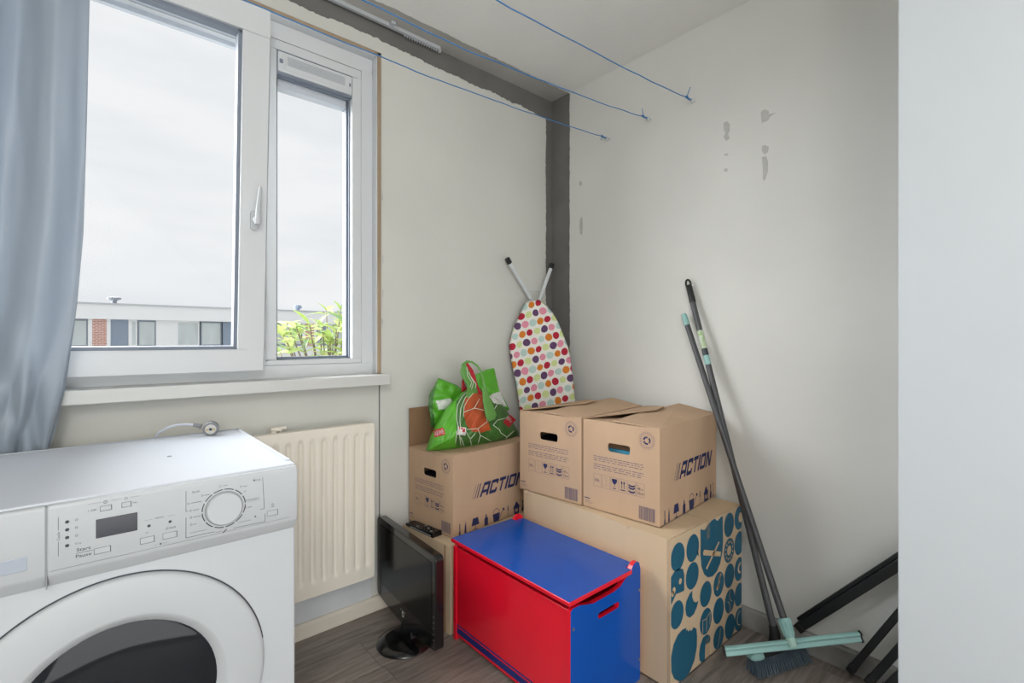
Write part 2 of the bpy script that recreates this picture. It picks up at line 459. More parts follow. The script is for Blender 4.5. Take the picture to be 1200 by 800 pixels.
# right wall with its bare strip in the corner and filler patches
b = MB(); b.box((WX1+.006, WY0-.1, 0), (WX1+.10, WY1+.12, ZC+.1)); structure(b.build('trim_3', M['bare']))
b = MB(); fr = lambda a, c, d: Vector((d, a, c))
er = jag((1.812, ZC), (1.812, 0), 320, .004, 12)
b.prism([(WY0, 0), (WY0, ZC)] + er, fr, WX1, WX1+.006)
wr_ = structure(b.build('wall_right', M['wallr']))
def blob_patch(pts_px, seed):
    q = MB(); pts = [px(x, y, 0, WX1) for x, y in pts_px]
    q.prism([(p.y, p.z) for p in pts], fr, WX1-.0012, WX1)
    return q.build('filler_patch', M['filler'], wr_)
blob_patch([(848,144),(852,142),(855,145),(855,153),(853,157),(855,162),(851,165),(848,161),(850,156),(848,151)], 1)
blob_patch([(892,131),(896,128),(901,130),(901,134),(909,132),(902,137),(900,141),(893,144),(892,137)], 2)
blob_patch([(893,171),(897,170),(901,172),(900,178),(896,181),(893,177)], 3)
blob_patch([(893,184),(898,183),(900,190),(900,200),(896,212),(894,210),(894,198)], 4)
blob_patch([(848,181),(852,179.5),(854,181.5),(850,182.5)], 5)
blob_patch([(848,199),(850,197),(853,198),(852,201),(849,201)], 6)
blob_patch([(679,213),(681,212),(682,215),(681,218),(679,217)], 7)
blob_patch([(680,256),(682,254),(683,263),(682,275),(680,274),(679,265)], 8)

b = MB(); b.box((WX0-.1, WY0-.1, 0), (WX0, WY1+.1, ZC+.1)); structure(b.build('wall_left', M['wall']))
b = MB(); b.box((WX0-.1, WY0-.1, 0), (WX1+.1, WY0, ZC+.1)); structure(b.build('wall_back', M['wall']))
# skirtings
b = MB(); b.prism([(WY1+.002, 0), (WY1-.022, 0), (WY1-.020, .048), (WY1-.012, .058), (WY1+.002, .058)], lambda a, c, d: Vector((d, a, c)), WX0, 1.99)
structure(b.build('baseboard_window', M['board'], bevel=.002))
b = MB(); b.prism([(WX1+.002, 0), (WX1-.020, 0), (WX1-.018, .068), (WX1-.013, .076), (WX1+.002, .076)], lambda a, c, d: Vector((a, d, c)), WY0, WY1)
structure(b.build('baseboard_right', M['gboard'], bevel=.002))

# ------------------------------------------------------------------ window
YF = 1.985
b = MB()
FX1 = .926
def fr_box(q, x0, x1, z0, z1, y0=YF, y1=YF+.075): q.box((x0, y0, z0), (x1, y1, z1))
# fixed outer frame with mullion
fr_box(b, OX0, FX1, 1.003, 1.052); fr_box(b, OX0, FX1, 2.300, 2.362); fr_box(b, OX0, OX0+.07, 1.052, 2.300)
fr_box(b, .876, FX1, 1.052, 2.300); fr_box(b, .452, .500, 1.052, 2.300)
win = structure(b.build('window_1', M['pvc'], bevel=.002))
# bead frame of the narrow fixed light
GX0, GX1, GZ0, GZ1 = .540, .837, 1.071, 2.262
b = MB()
for x0, x1, z0, z1 in ((.500, .876, 1.052, GZ0), (.500, .876, GZ1, 2.300), (.500, GX0, GZ0, GZ1), (GX1, .876, GZ0, GZ1)):
    b.box((x0, YF+.004, z0), (x1, YF+.030, z1))
b.build('glazing_bead', M['pvc'], win, bevel=.003)
b = MB()   # dark gasket and spacer seen round the pane
for w_, y0, y1 in ((.005, YF+.028, YF+.036), (.012, YF+.042, YF+.080)):
    for x0, x1, z0, z1 in ((GX0-.01, GX1+.01, GZ0-.01, GZ0+w_), (GX0-.01, GX1+.01, GZ1-w_, GZ1+.01), (GX0-.01, GX0+w_, GZ0, GZ1), (GX1-w_, GX1+.01, GZ0, GZ1)):
        b.box((x0, y0, z0), (x1, y1, z1))
b.build('gasket', M['gasket'], win)
b = MB()
for x0, x1, z0, z1 in ((.500, .876, 1.052, GZ0-.006), (.500, .876, GZ1+.006, 2.300), (.500, GX0-.006, GZ0, GZ1), (GX1+.006, .876, GZ0, GZ1)):
    b.box((x0, YF+.052, z0), (x1, YF+.110, z1))
b.build('outer_rebate', M['pvc'], win)
b = MB(); b.box((GX0-.008, YF+.037, GZ0-.008), (GX1+.008, YF+.041, GZ1+.008)); b.build('pane', M['glass'], win)
# trickle vent at the head of the fixed light
b = MB(); b.box((GX0+.0035, YF+.000, GZ1-.082), (GX1-.0035, YF+.030, GZ1-.006)); vent = b.build('trickle_vent', M['pvc'], win, bevel=.002)
b = MB(); b.box((GX0, YF+.006, GZ1-.092), (GX1, YF+.028, GZ1)); b.build('vent_surround', M['gasket'], vent)
b = MB(); b.box((GX0, YF+.022, GZ1-.096), (GX1, YF+.036, GZ1-.083)); b.build('vent_gasket', M['gasket'], vent)
b = MB(); b.box((GX0+.030, YF-.0015, GZ1-.070), (GX1-.022, YF, GZ1-.012)); b.build('vent_slide', M['pvc'], vent, bevel=.0006)
b = MB()
rows, cols_ = 8, 44
for r_ in range(rows):
    for c_ in range(cols_):
        x = GX0+.0375+(c_+.5*(r_ % 2))*.00515; z = GZ1-.0205-r_*.0044
        if x > GX1-.031: continue
        b.ngon([Vector((x+.0017*cos(i*pi/3), YF-.0021, z+.0017*sin(i*pi/3))) for i in range(6)])
o = b.build('vent_hole', M['gasket'], vent, recalc=False); o['kind'] = 'stuff'
for x, w_, h_ in ((GX0+.014, .006, .010), (GX1-.0125, .003, .009)):
    b = MB(); b.box((x-w_, YF-.004, GZ1-.040-h_), (x+w_, YF-.0005, GZ1-.040+h_*.4)); b.build('vent_slider', M['gasket'], vent, bevel=.0006)
    b = MB(); b.box((x-w_-.004, YF-.003, GZ1-.074), (x+w_+.004, YF, GZ1-.053)); b.build('vent_clip', M['pvc'], vent, bevel=.001)
for nm, m_, y0, y1, z_ in (('head_step', 'pvc', 2.000, 2.020, 2.283), ('head_step', 'alu', 2.020, 2.028, 2.268), ('head_step', 'pvc', 2.028, 2.055, 2.262), ('head_step', 'alu', 2.055, 2.075, 2.246)):
    b = MB(); b.box((OX0+.07, y0, z_), (.452, y1, 2.300)); b.build(nm, M[m_], win)
b = MB(); b.box((GX0-.006, YF+.042, GZ1-.125), (GX1-.006, YF+.085, GZ1+.004)); b.build('vent_body', M['alu'], win, bevel=.002)
# tilted sash of the wide light
SX0, SX1, SZ0, SZ1 = -.74, .4765, 1.042, 2.306
SMT = Matrix.Translation(Vector((0, 1.925+.055, SZ0))) @ Matrix.Rotation(radians(4.3), 4, 'X')
def sash_pt(x, y, z): return SMT @ Vector((x, y-.055, z-SZ0))
SW, SB, ST = .0845, .078, .095
b = MB()
def sb(x0, x1, z0, z1, y0, y1): b.box((x0, y0-.055, z0-SZ0), (x1, y1-.055, z1-SZ0), SMT)
sb(SX0, SX1, SZ0, SZ0+SB, 0, .055); sb(SX0, SX1, SZ1-ST, SZ1, 0, .055)
sb(SX0, SX0+SW, SZ0+SB, SZ1-ST, 0, .055); sb(SX1-SW, SX1, SZ0+SB, SZ1-ST, 0, .055)
sash = b.build('sash', M['pvc'], win, bevel=.003)
b = MB()
a0, a1, c0, c1 = SX0+SW, SX1-SW, SZ0+SB, SZ1-ST
for w_, y0, y1 in ((.011, .0125, .051),):
    for q in ((a0-.002, a1+.002, c0-.002, c0+w_), (a0-.002, a1+.002, c1-w_, c1+.002), (a0-.002, a0+w_, c0, c1), (a1-w_, a1+.002, c0, c1)): sb(*q, y0, y1)
b.build('gasket', M['gasket'], sash)
b = MB(); b.box((a0-.002, .026-.055, c0-SZ0-.002), (a1+.002, .030-.055, c1-SZ0+.002), SMT); b.build('pane', M['glass'], sash)
# handle on the stile
hx, hz = .437, 1.575
b = MB()
prof = [(hx+.0135*cos(w)*(1), hz+(.022 if sin(w) > 0 else -.022)+.0125*sin(w)) for w in [i*2*pi/24 for i in range(24)]]
b.prism(prof, lambda a, c, d: sash_pt(a, d, c), 0, -.010); hp = b.build('handle_plate', M['whitep'], sash, bevel=.0025)
b = MB(); b.tube([sash_pt(hx+.002, -.006, hz), sash_pt(hx+.002, -.040, hz)], .0115, 16)
b.tube([sash_pt(hx+.002, -.040, hz-.016), sash_pt(hx+.003, -.042, hz+.03), sash_pt(hx+.005, -.045, hz+.07), sash_pt(hx+.008, -.043, hz+.105), sash_pt(hx+.0085, -.040, hz+.113)], [.0100, .0090, .0066, .0060, .0045], 14, flat=.75)
b.build('handle', M['whitep'], sash, smooth=50)
b = MB(); b.tube([sash_pt(hx+.015, -.016, hz-.002), sash_pt(hx+.0165, -.016, hz-.002)], .004, 10); b.build('handle_button', M['greyp'], sash)
# white lining and wooden batten round the opening
b = MB(); b.box((FX1, WY1-.004, 1.005), (FX1+.0025, YF+.06, 2.365)); b.box((OX0, WY1-.004, 2.3625), (FX1+.0025, YF+.06, 2.365)); b.build('reveal_lining', M['pvc'], win)
b = MB()
b.box((FX1+.0026, WY1-.009, 1.006), (FX1+.0185, WY1+.055, 2.379)); b.box((OX0, WY1-.009, 2.3652), (FX1+.0185, WY1+.055, 2.379))
structure(b.build('trim_4', M['wood'], bevel=.001))
b = MB(); b.box((OX0-.08, 1.868, .962), (.951, 1.992, 1.004)); structure(b.build('trim_5', M['sill'], bevel=.003))
b = MB(); b.box((OX0-.05, YF+.075, .93), (FX1+.02, 2.20, .99)); structure(b.build('trim_6', M['sill'], bevel=.003))

# ------------------------------------------------------------------ door leaf at the right
dm = Matrix.Translation(Vector((1.256, .232, 0))) @ Matrix.Rotation(radians(0), 4, 'Z')
b = MB(); b.box((0, -.62, .006), (.040, 0, 2.30), dm); d1 = structure(b.build('door_1', M['door'], bevel=.003, seg=3))

# ------------------------------------------------------------------ curtain
def edge_x(z):
    T = [(.80, -.096), (.85, -.088), (1.01, -.057), (1.24, -.027), (1.45, -.013), (1.80, -.005), (2.10, .0), (2.6, .002)]
    for (a, p), (c, q) in zip(T[:-1], T[1:]):
        if z <= c: return p+(q-p)*(z-a)/(c-a)
    return T[-1][1]
def curtain():
    root = thing('curtain', 'light blue satin curtain at the left edge of the window, tucked behind the washing machine', 'curtain', (-.2, 1.80, .82))
    b = MB(); NS, NZ = 150, 60; z0, z1 = .80, 2.485
    for j in range(NZ+1):
        t = j/NZ; z = z0+(z1-z0)*t
        h = max(0, min(1, (z-.84)/.6)); hs = h*h*(3-2*h)
        xr = edge_x(z)
        y = 1.852 - .05*max(0, min(1, (z-1.0)/.9)) - .022*max(0, min(1, (z-1.9)/.6))
        for i in range(NS+1):
            s = i/NS                        # 0 = right edge
            W = .62
            x = xr - W*s
            ph = s*W
            ease = min(1, ph/.03)
            amp = (.016+.030*min(1, ph/.10))*(.55+.45*t)
            f = cos(2*pi*(ph-.072-.018*sin(z*2.1+.4))/.185)
            g = .010*noise.noise(Vector((ph*14+.4*z*2, z*2.1, 3.1))) + .004*noise.noise(Vector((ph*40, z*5.1, 7.1)))
            # lower pinch folds
            low = max(0, 1-(z-.80)/.42)
            yy = y - amp*f*ease*.9 + g - .030*low*abs(sin(ph*pi/.052+.4+z*3)) 
            yy -= .020*max(0, min(1, (z-.88)/.12))*max(0, min(1, (1.6-z)/.4))
            for pb, pt, w_, dp in ((.022, .085, .009, .030), (.052, .160, .011, .034), (.110, .230, .014, .030)):
                pc = pb+(pt-pb)*(z-.84)/.36
                yy += dp*math.exp(-((ph-pc)/(w_*(1+1.2*max(0, z-.84)/.36)))**2)*max(0, min(1, 1-(z-.84)/.40))
            if z < .875: yy = max(yy, 1.8365)
            b.v.append(Vector((x + .006*low*sin(ph*90), min(yy, 1.8655), z)))
    for j in range(NZ):
        for i in range(NS):
            a = j*(NS+1)+i; b.f.append((a, a+1, a+NS+2, a+NS+1)); b.mi.append(0)
    o = b.build('curtain_cloth', M['curtain'], root, smooth='all', recalc=False)
    sd = o.modifiers.new('thickness', 'SOLIDIFY'); sd.thickness = .0016
    # hem edge fold at the outer right edge, a narrow strip behind the cloth
    b = MB()
    pts = []
    n = 26
    for j in range(n+1):
        z = .80 + (1.30-.80)*j/n; t = j/n
        x0 = edge_x(z) - .006
        b.v += [Vector((x0-.03, 1.864, z)), Vector((x0+.014*(1-t)**.5*min(1, t*4+.3), 1.858, z))]
    for j in range(n): b.f.append((2*j, 2*j+1, 2*j+3, 2*j+2)); b.mi.append(0)
    o = b.build('lining_fold', M['curtain'], root, smooth='all', recalc=False)
    sd = o.modifiers.new('thickness', 'SOLIDIFY'); sd.thickness = .0012
curtain()

# curtain rail on the bare ceiling strip
rl = thing('curtain_rail', 'white curtain rail with gliders screwed to the bare grey ceiling strip', 'curtain rail', (.3, 1.93, ZC))
ry = 1.932
b = MB(); b.box((-1.0, ry-.006, ZC-.005), (1.235, ry+.006, ZC+.006)); b.box((-1.0, ry-.006, ZC-.010), (1.235, ry-.0045, ZC-.005)); b.box((-1.0, ry+.0045, ZC-.010), (1.235, ry+.006, ZC-.005))
b.box((-1.0, ry-.006, ZC-.011), (1.235, ry-.0020, ZC-.0095)); b.box((-1.0, ry+.0020, ZC-.011), (1.235, ry+.006, ZC-.0095))
b.build('track', M['whitep'], rl)
for i in range(15):
    b = MB(); x = 1.050+i*.0125
    b.box((x, ry-.0022, ZC-.017), (x+.0055, ry+.0022, ZC-.007)); b.box((x+.001, ry-.0045, ZC-.021), (x+.005, ry+.0045, ZC-.016)); b.build('glider', M['whitep'], rl, bevel=.0008, seg=1)
b = MB(); b.box((1.231, ry-.007, ZC-.020), (1.238, ry+.007, ZC-.004)); b.build('end_stop', M['whitep'], rl, bevel=.001)
b = MB(); b.box((.975, ry-.028, ZC-.004), (.995, ry-.004, ZC+.006)); b.tube([(.985+.008*cos(w), ry-.024+.008*sin(w), ZC-.006) for w in [i*pi/8 for i in range(17)]], .0028, 6, cap=False); b.build('bracket', M['whitep'], rl)

# ------------------------------------------------------------------ clotheslines and their hooks
LN = [((1.985, 1.538, 2.172), 2.112, 'lowest, nearest the window wall', 1), ((1.985, 1.299, 2.190), 2.100, 'the middle one', 2), ((1.985, 1.08, 2.194), 2.126, 'the one farthest from the window', 3)]
for (hx_, hy_, hz_), zmid, which, sd_ in LN:
    hk = thing('wall_hook', {1: 'small steel screw eye holding the blue line nearest the window wall', 2: 'small steel screw eye holding the middle of three blue lines', 3: 'small steel screw eye holding the blue line farthest from the window'}[sd_], 'hook', (hx_+.015, hy_, hz_), group='screw eyes in the right wall')
    b = MB(); b.tube([(hx_+.006, hy_, hz_), (hx_+.024, hy_, hz_)], .0025, 8); b.build('shank', M['steel'], hk)
    b = MB(); b.tube([(hx_-.002+.008*cos(w), hy_+.001, hz_+.008*sin(w)) for w in [i*2*pi/14 for i in range(15)]], .0032, 8, cap=False); b.build('eye', M['tubew'], hk)
    ln = thing('clothesline', {1: 'thin blue washing line strung lowest, closest to the window wall', 2: 'thin blue washing line in the middle, running past the grey ceiling strip', 3: 'thin blue washing line farthest from the window, crossing the white ceiling'}[sd_], 'washing line', (hx_, hy_, hz_), group='blue washing lines under the ceiling')
    pts = []
    n = 60; z_end = 2.17
    for i in range(n+1):
        t = i/n; x = hx_-.045 - (hx_-.045-(WX0+.03))*t
        z = hz_ - (hz_-zmid)*min(1, (t*3.0))**.7 if t < .6 else zmid+(z_end-zmid)*((t-.6)/.4)**2
        z += .004*noise.noise(Vector((x*7, sd_, 0))) + .0015*noise.noise(Vector((x*22, sd_, 5)))
        pts.append(Vector((x, hy_+.003*noise.noise(Vector((x*6, sd_, 9))), z)))
    b = MB(); b.tube([Vector((hx_-.004, hy_, hz_+.001))] + pts, 0.0021, 6); b.build('cord', M['rope'], ln, smooth='all')
    b = MB()
    b.tube([(hx_-.004, hy_+.003, hz_-.003), (hx_-.045, hy_+.001, hz_-.005)], 0.0021, 6)
    kx = hx_-.048
    b.tube([(kx-.006, hy_, pts[0].z-.001), (kx+.001, hy_+.003, pts[0].z+.002), (kx+.008, hy_, pts[0].z-.001)], [.004, .006, .004], 7)
    sgn = {1: (-.022, -.028), 2: (-.022, .024), 3: (.012, .042)}[sd_]
    b.tube([(kx, hy_, pts[0].z), (kx+sgn[0]*.5, hy_-.006, pts[0].z+sgn[1]*.6), (kx+sgn[0], hy_-.010, pts[0].z+sgn[1])], .0016, 6)
    b.build('knot', M['rope'], ln, smooth='all')
    # far anchor on the left wall
    b = MB(); b.tube([(WX0, hy_, pts[-1].z), (WX0+.035, hy_, pts[-1].z)], .003, 8); b.build('anchor', M['steel'], ln)

# ------------------------------------------------------------------ radiator
rd = thing('radiator', 'cream panel radiator with vertical flutes under the window, right of the washing machine', 'radiator', (.35, 1.90, .188))
RX0, RX1, RZ0, RZ1, RY = -.36, .872, .190, .808, 1.858
b = MB()
pitch = .0428; xs = []
x = RX0
flc = [.844-pitch*k for k in range(0, 28) if .844-pitch*k > RX0+.03]
def ridge(x):
    m = 0
    for c in flc:
        d = abs(x-c)
        if d < .013: m = max(m, (.5+.5*cos(pi*max(0, d-.003)/.010)) if d > .003 else 1)
    return m
xs = sorted(set([RX0, RX1] + [round(c+o_, 5) for c in flc for o_ in (-.013, -.0105, -.008, -.0055, -.003, 0, .003, .0055, .008, .0105, .013)]))
zs = [RZ0, RZ0+.035, RZ0+.045, RZ0+.052, RZ0+.058, RZ0+.066, RZ0+.30, RZ1-.052, RZ1-.044, RZ1-.038, RZ1-.031, RZ1-.02, RZ1]
def endf(z): return max(0, min(1, (z-RZ0-.045)/.018))*max(0, min(1, (RZ1-.031-z)/.018))
for z in zs:
    for x in xs:
        e = endf(z); b.v.append(Vector((x, RY+.0085*ridge(x)*e, z)))
n = len(xs)
for j in range(len(zs)-1):
    for i in range(n-1): b.f.append((j*n+i, j*n+i+1, (j+1)*n+i+1, (j+1)*n+i)); b.mi.append(0)
b.build('front_panel', M['rad'], rd, smooth=60)
b = MB()
b.box((RX0, RY, RZ0-.002), (RX1, RY+.016, RZ0)); b.box((RX0, RY, RZ1), (RX1, RY+.05, RZ1+.002)); b.box((RX1, RY, RZ0), (RX1+.002, RY+.050, RZ1)); b.box((RX0, RY+.042, RZ0+.01), (RX1, RY+.050, RZ1))
b.tube([(RX0, RY+.004, RZ0-.002), (RX1-.006, RY+.004, RZ0-.002), (RX1+.001, RY+.004, RZ0+.006), (RX1+.001, RY+.004, RZ1-.006), (RX1-.006, RY+.004, RZ1+.001), (RX0, RY+.004, RZ1+.001)], .0042, 8)
b.build('casing', M['rad'], rd)
b = MB(); b.box((.50, RY+.05, .60), (.53, WY1, .815)); b.tube([(.498, RY+.055, .822), (.552, RY+.060, .822)], .007, 10); b.box((.515, RY+.05, .808), (.535, WY1, .826)); b.build('wall_bracket', M['rad'], rd, bevel=.001)
b = MB(); b.box((-.1, RY+.05, .60), (-.07, WY1, .80)); b.build('wall_bracket', M['rad'], rd)

# ------------------------------------------------------------------ washing machine
wmch = thing('washing_machine', 'white front-loading washing machine with its power plug lying on top', 'washing machine', (.08, 1.53, 0))
X0, X1, YFr, YB = -.225, .380, 1.245, 1.825
b = MB(); b.box((X0, YFr, .02), (X1, YB, .838)); b.build('body', M['white'], wmch, bevel=.006, seg=3)
b = MB(); b.box((X0+.002, YFr-.006, .838), (X1-.002, YB+.004, .850)); tp = b.build('top_plate', M['top'], wmch, bevel=.003, seg=3)
b = MB()   # raised rim round the top plate
for lo, hi in (((X0+.002, YB-.006, .850), (X1-.002, YB+.004, .8525)), ((X1-.012, YFr+.03, .850), (X1-.002, YB-.006, .8525))): b.box(lo, hi)
b.build('rim', M['top'], tp, bevel=.001)
b = MB(); b.tube([(.155, 1.52, .8500), (.155, 1.52, .8512)], .005, 12); b.build('scuff_plug', M['greyp'], tp)
# fascia: profile in y,z swept along x
PY = 1.222
prof = [(YFr+.006, .846), (PY+.004, .846), (PY, .842), (PY, .722), (PY+.004, .715), (YFr-.004, .694), (YFr+.006, .692)]
b = MB(); b.prism([(a, c) for a, c in prof], lambda a, c, d: Vector((d, a, c)), -.0585, X1-.002); fa = b.build('control_panel', M['whitep'], wmch, bevel=.004, seg=3)
b = MB(); b.prism([(a, c) for a, c in prof], lambda a, c, d: Vector((d, a, c)), X0+.002, -.0605); dr = b.build('detergent_drawer', M['whitep'], wmch, bevel=.002, seg=2)
b = MB(); b.box((X0+.02, PY-.0006, .737), (-.083, PY+.004, .764)); b.build('drawer_grip', mat('drawer_recess_plastic', (160, 168, 180), .4), dr, bevel=.004, seg=3)
b = MB(); b.box((-.0605, PY+.002, .694), (-.0585, PY+.02, .844)); b.build('drawer_gap', M['greyp'], dr)
# knob
b = MB(); kc = (.2235, 0, .7795)
b.lathe([(.0, PY-.010), (.0325, PY-.010), (.0342, PY-.0085), (.0350, PY-.005), (.0355, PY)], kc, 'Y', 48); b.build('program_knob', M['whitep'], fa, smooth=40)
def fp(u, v): return Vector((u, PY-.0006, v))
b = MB(); b.lathe([(.0356, PY-.0012), (.0372, PY-.0012)], kc, 'Y', 48); b.build('knob_groove', M['greyp'], fa, recalc=False)
P = Print(fp)
for k in range(12):
    a0 = pi/2 + 2*pi*(k+.0)/12 + .045 + pi/12*0; P.ring(kc[0], kc[2], .0405, .0425, a0+.02, a0+2*pi/12-.07, n=8)
P.disc(kc[0], kc[2]+.0415, .0008)
for zz in (.812, .7975, .783, .768): P.disc(-.0315, zz, .0030)
P.disc(.0905, .7740, .0028); P.disc(.1255, .7740, .0028)
P.text('Start', -.0185, .7530, .0060, .020); P.line([(-.019, .7498), (.005, .7498)], .0006); P.text('Pause', -.0195, .7412, .0060, .022)
P.line([(.2215, .7265), (.2275, .7315)], .0020)
P.build('dark_marks', M['ink'], fa, stuff=True)
P = Print(fp); W_ = .0009
P.line([(.1530, .8310), (.1530, .7885), (.1565, .7885)], W_); P.line([(.1530, .7750), (.1530, .7330), (.2050, .7325)], W_); P.line([(.2420, .7310), (.3060, .7300), (.3060, .7480)], W_); P.line([(.3010, .8325), (.3045, .7600), (.2960, .7600)], W_)
P.line([(.160, .7410), (.190, .7410)], W_*.7); P.line([(.250, .7410), (.276, .7410)], W_*.7); P.line([(.207, .7305), (.219, .7305)], W_*.7)
P.text('Synth.', .1640, .8245, .0045, .0150); P.text('Cott.', .2870, .8270, .0045, .0105); P.text('Auto', .2215, .8280, .0032, .0085)
P.disc(.2835, .8290, .0024, .0016); P.ring(.2835, .8310, .0014, .0020, n=10)
P.frame(.2135, .8270, .2180, .8315, .0004)
for (x_, z_, s_) in ((.182, .8160, 1), (.1575, .8040, 1), (.1610, .7880, 1), (.1620, .7735, 1), (.1625, .7585, 1), (.2560, .8205, 1), (.2680, .7870, 1), (.2655, .7710, 1)):
    P.ring(x_, z_, .0014, .0021, n=10)
for (x_, z_, L_) in ((.186, .8145, .0090), (.1625, .8030, .0180), (.1660, .7870, .0100), (.1670, .7725, .0040), (.1735, .7725, .0050), (.1670, .7570, .0040), (.2605, .8190, .0080), (.2730, .7855, .0180), (.2700, .7695, .0080)):
    P.line([(x_, z_+.001), (x_+L_, z_+.001)], .0011)
P.frame(.2715, .7825, .2940, .7895, .0003)
P.poly([(.2830, .7450), (.2880, .7450), (.2855, .7495)])
P.frame(.2625, .8065, .2665, .8095, .0005)
P.line([(-.0435, .8230), (-.0435, .8000)], W_*.8); P.line([(-.0435, .7780), (-.0435, .7520)], W_*.8)
P.text('Cycle', -.0415, .7810, .0040, .0150, rot=pi/2)
for z_ in (.8130, .7985, .7835): P.ring(-.0185, z_, .0015, .0022, n=10)
P.text('Cry', -.0205, .7670, .0030, .0090)
P.text('1-24h', -.0020, .8240, .0034, .0120); P.text('Min', .0650, .8245, .0034, .0075)
P.ring(.0230, .8370, .0022, .0030, n=14); P.line([(.0230, .8370), (.0230, .8395)], .0006)
P.line([(-.002, .8380), (.0165, .8380)], .0004); P.line([(.0320, .8380), (.0470, .8380)], .0004); P.line([(.0610, .8380), (.0760, .8380)], .0004); P.ring(.0540, .8375, .0020, .0027, n=10)
P.text('Options', .1000, .7855, .0034, .0150); P.line([(.0830, .7860), (.0960, .7860)], .0004); P.line([(.1220, .7860), (.1340, .7860)], .0004)
P.text('Soft', .1245, .7590, .0046, .0110); P.ring(.1205, .7610, .0016, .0024, n=10); P.ring(.0870, .7595, .0020, .0026, 0, pi, n=8)
P.text('On', .3195, .7655, .0034, .0055); P.line([(.3170, .7640), (.3270, .7640)], .0004); P.text('Off', .3190, .7590, .0034, .0065)
P.line([(.0985, .7325), (.1040, .7325)], .0004); P.line([(.1135, .7325), (.1200, .7325)], .0004); P.disc(.1095, .7325, .0018)
P.line([(-.055, .7270), (X1-.02, .7270)], .0005)
P.build('light_marks', M['ink2'], fa, stuff=True)
b = MB(); b.box((.009, PY-.0014, .7700), (.0720, PY+.002, .8060)); b.build('display', M['disp'], fa, bevel=.0008, seg=1)
for x0, x1, z0, z1 in ((.0155, .0320, .8205, .8300), (.0475, .0620, .8205, .8300), (.0065, .0305, .7400, .7510), (.0765, .0990, .7400, .7520), (.1135, .1370, .7400, .7520), (.3110, .3330, .7400, .7520)):
    b = MB(); b.box((x0, PY-.0004, z0), (x1, PY+.002, z1)); bt = b.build('button', M['btn'], fa, bevel=.0012)
    P = Print(fp); P.frame(x0-.0004, z0-.0004, x1+.0004, z1+.0004, .0006); P.line([(x1+.0002, z0), (x1+.0002, z1)], .0009); P.build('button_outline_shadow', M['ink2'], bt)  # thin outline, with the shadow on the button's right painted as a heavier edge
# porthole door
DC = (.045, 0, .414)
b = MB()
b.lathe([(.262, YFr), (.262, YFr-.010), (.259, YFr-.014), (.252, YFr-.0165), (.188, YFr-.0185), (.183, YFr-.0175), (.172, YFr-.006), (.168, YFr-.003)], DC, 'Y', 96)
dro = b.build('door', M['whitep'], wmch, smooth=50)
b = MB(); b.lathe([(.2625, YFr-.0008), (.2655, YFr-.0008)], DC, 'Y', 96, a0=radians(8), a1=radians(172)); b.build('door_gap', M['ink'], dro, recalc=False)
b = MB(); b.lathe([(.168, YFr-.004), (.150, YFr-.010), (.11, YFr-.015), (.06, YFr-.018), (.0005, YFr-.019)], DC, 'Y', 72)
b.build('door_glass', mat('dark_door_glass', (32, 35, 39), .06, spec=.28), dro, smooth='all')
b = MB()
for i in range(4):
    xx = (X0+.05, X1-.05)[i % 2]; yy = (YFr+.05, YB-.05)[i//2]; b = MB(); b.tube([(xx, yy, 0), (xx, yy, .022)], .02, 12); b.build('foot', M['blackm'], wmch)
# power cord with plug
b = MB()
pl = Vector((.287, 1.768, .872))
pts = [Vector((.148, 1.842, .80)), Vector((.152, 1.838, .850)), Vector((.160, 1.832, .866)), Vector((.180, 1.820, .880)), Vector((.205, 1.806, .888)), Vector((.228, 1.793, .888)), Vector((.250, 1.784, .884))]
sm = []
for i in range(len(pts)-1):
    for k in range(4): sm.append(pts[i].lerp(pts[i+1], k/4))
sm.append(pts[-1])
b.tube(sm, .0038, 10); cd = b.build('power_cord', mat('pale_grey_cord', (196, 200, 212), .4), wmch, smooth='all')
b = MB(); d_ = (pl-pts[-1]).normalized()
b.tube([pts[-1]-d_*.008, pts[-1]+d_*.004, pts[-1]+d_*.014], [.0055, .0062, .0075], 12)
fwd_ = Vector((-.25, -.95, -.12)).normalized()
b.tube([pl-fwd_*.016, pl-fwd_*.012, pl+fwd_*.006, pl+fwd_*.009], [.017, .0215, .0225, .0205], 20)
b.build('plug', mat('grey_plug_plastic', (124, 126, 130), .35), cd, smooth=40)
side = fwd_.cross(Vector((0, 0, 1))).normalized(); upv = side.cross(fwd_)
for k in (-1, 1):
    b = MB(); q = pl+side*k*.0095; b.tube([q+fwd_*.008, q+fwd_*.022], .0026, 8); b.build('pin', mat('brass_pin', (200, 176, 120), .3, metal=.5), cd)
b = MB(); b.tube([pl+fwd_*.0085, pl+fwd_*.0100], .0150, 20); b.build('plug_face', mat('pale_plug_face', (198, 198, 192), .4), cd)
b = MB(); b.tube([pl+fwd_*.0098, pl+fwd_*.0108], .0045, 12); b.build('earth_socket', M['ink'], cd)
for k in (-1, 1):
    b = MB(); q = pl+upv*k*.0185; b.tube([q-fwd_*.004, q+fwd_*.0085], .0035, 8); b.build('earth_clip', M['net'], cd)

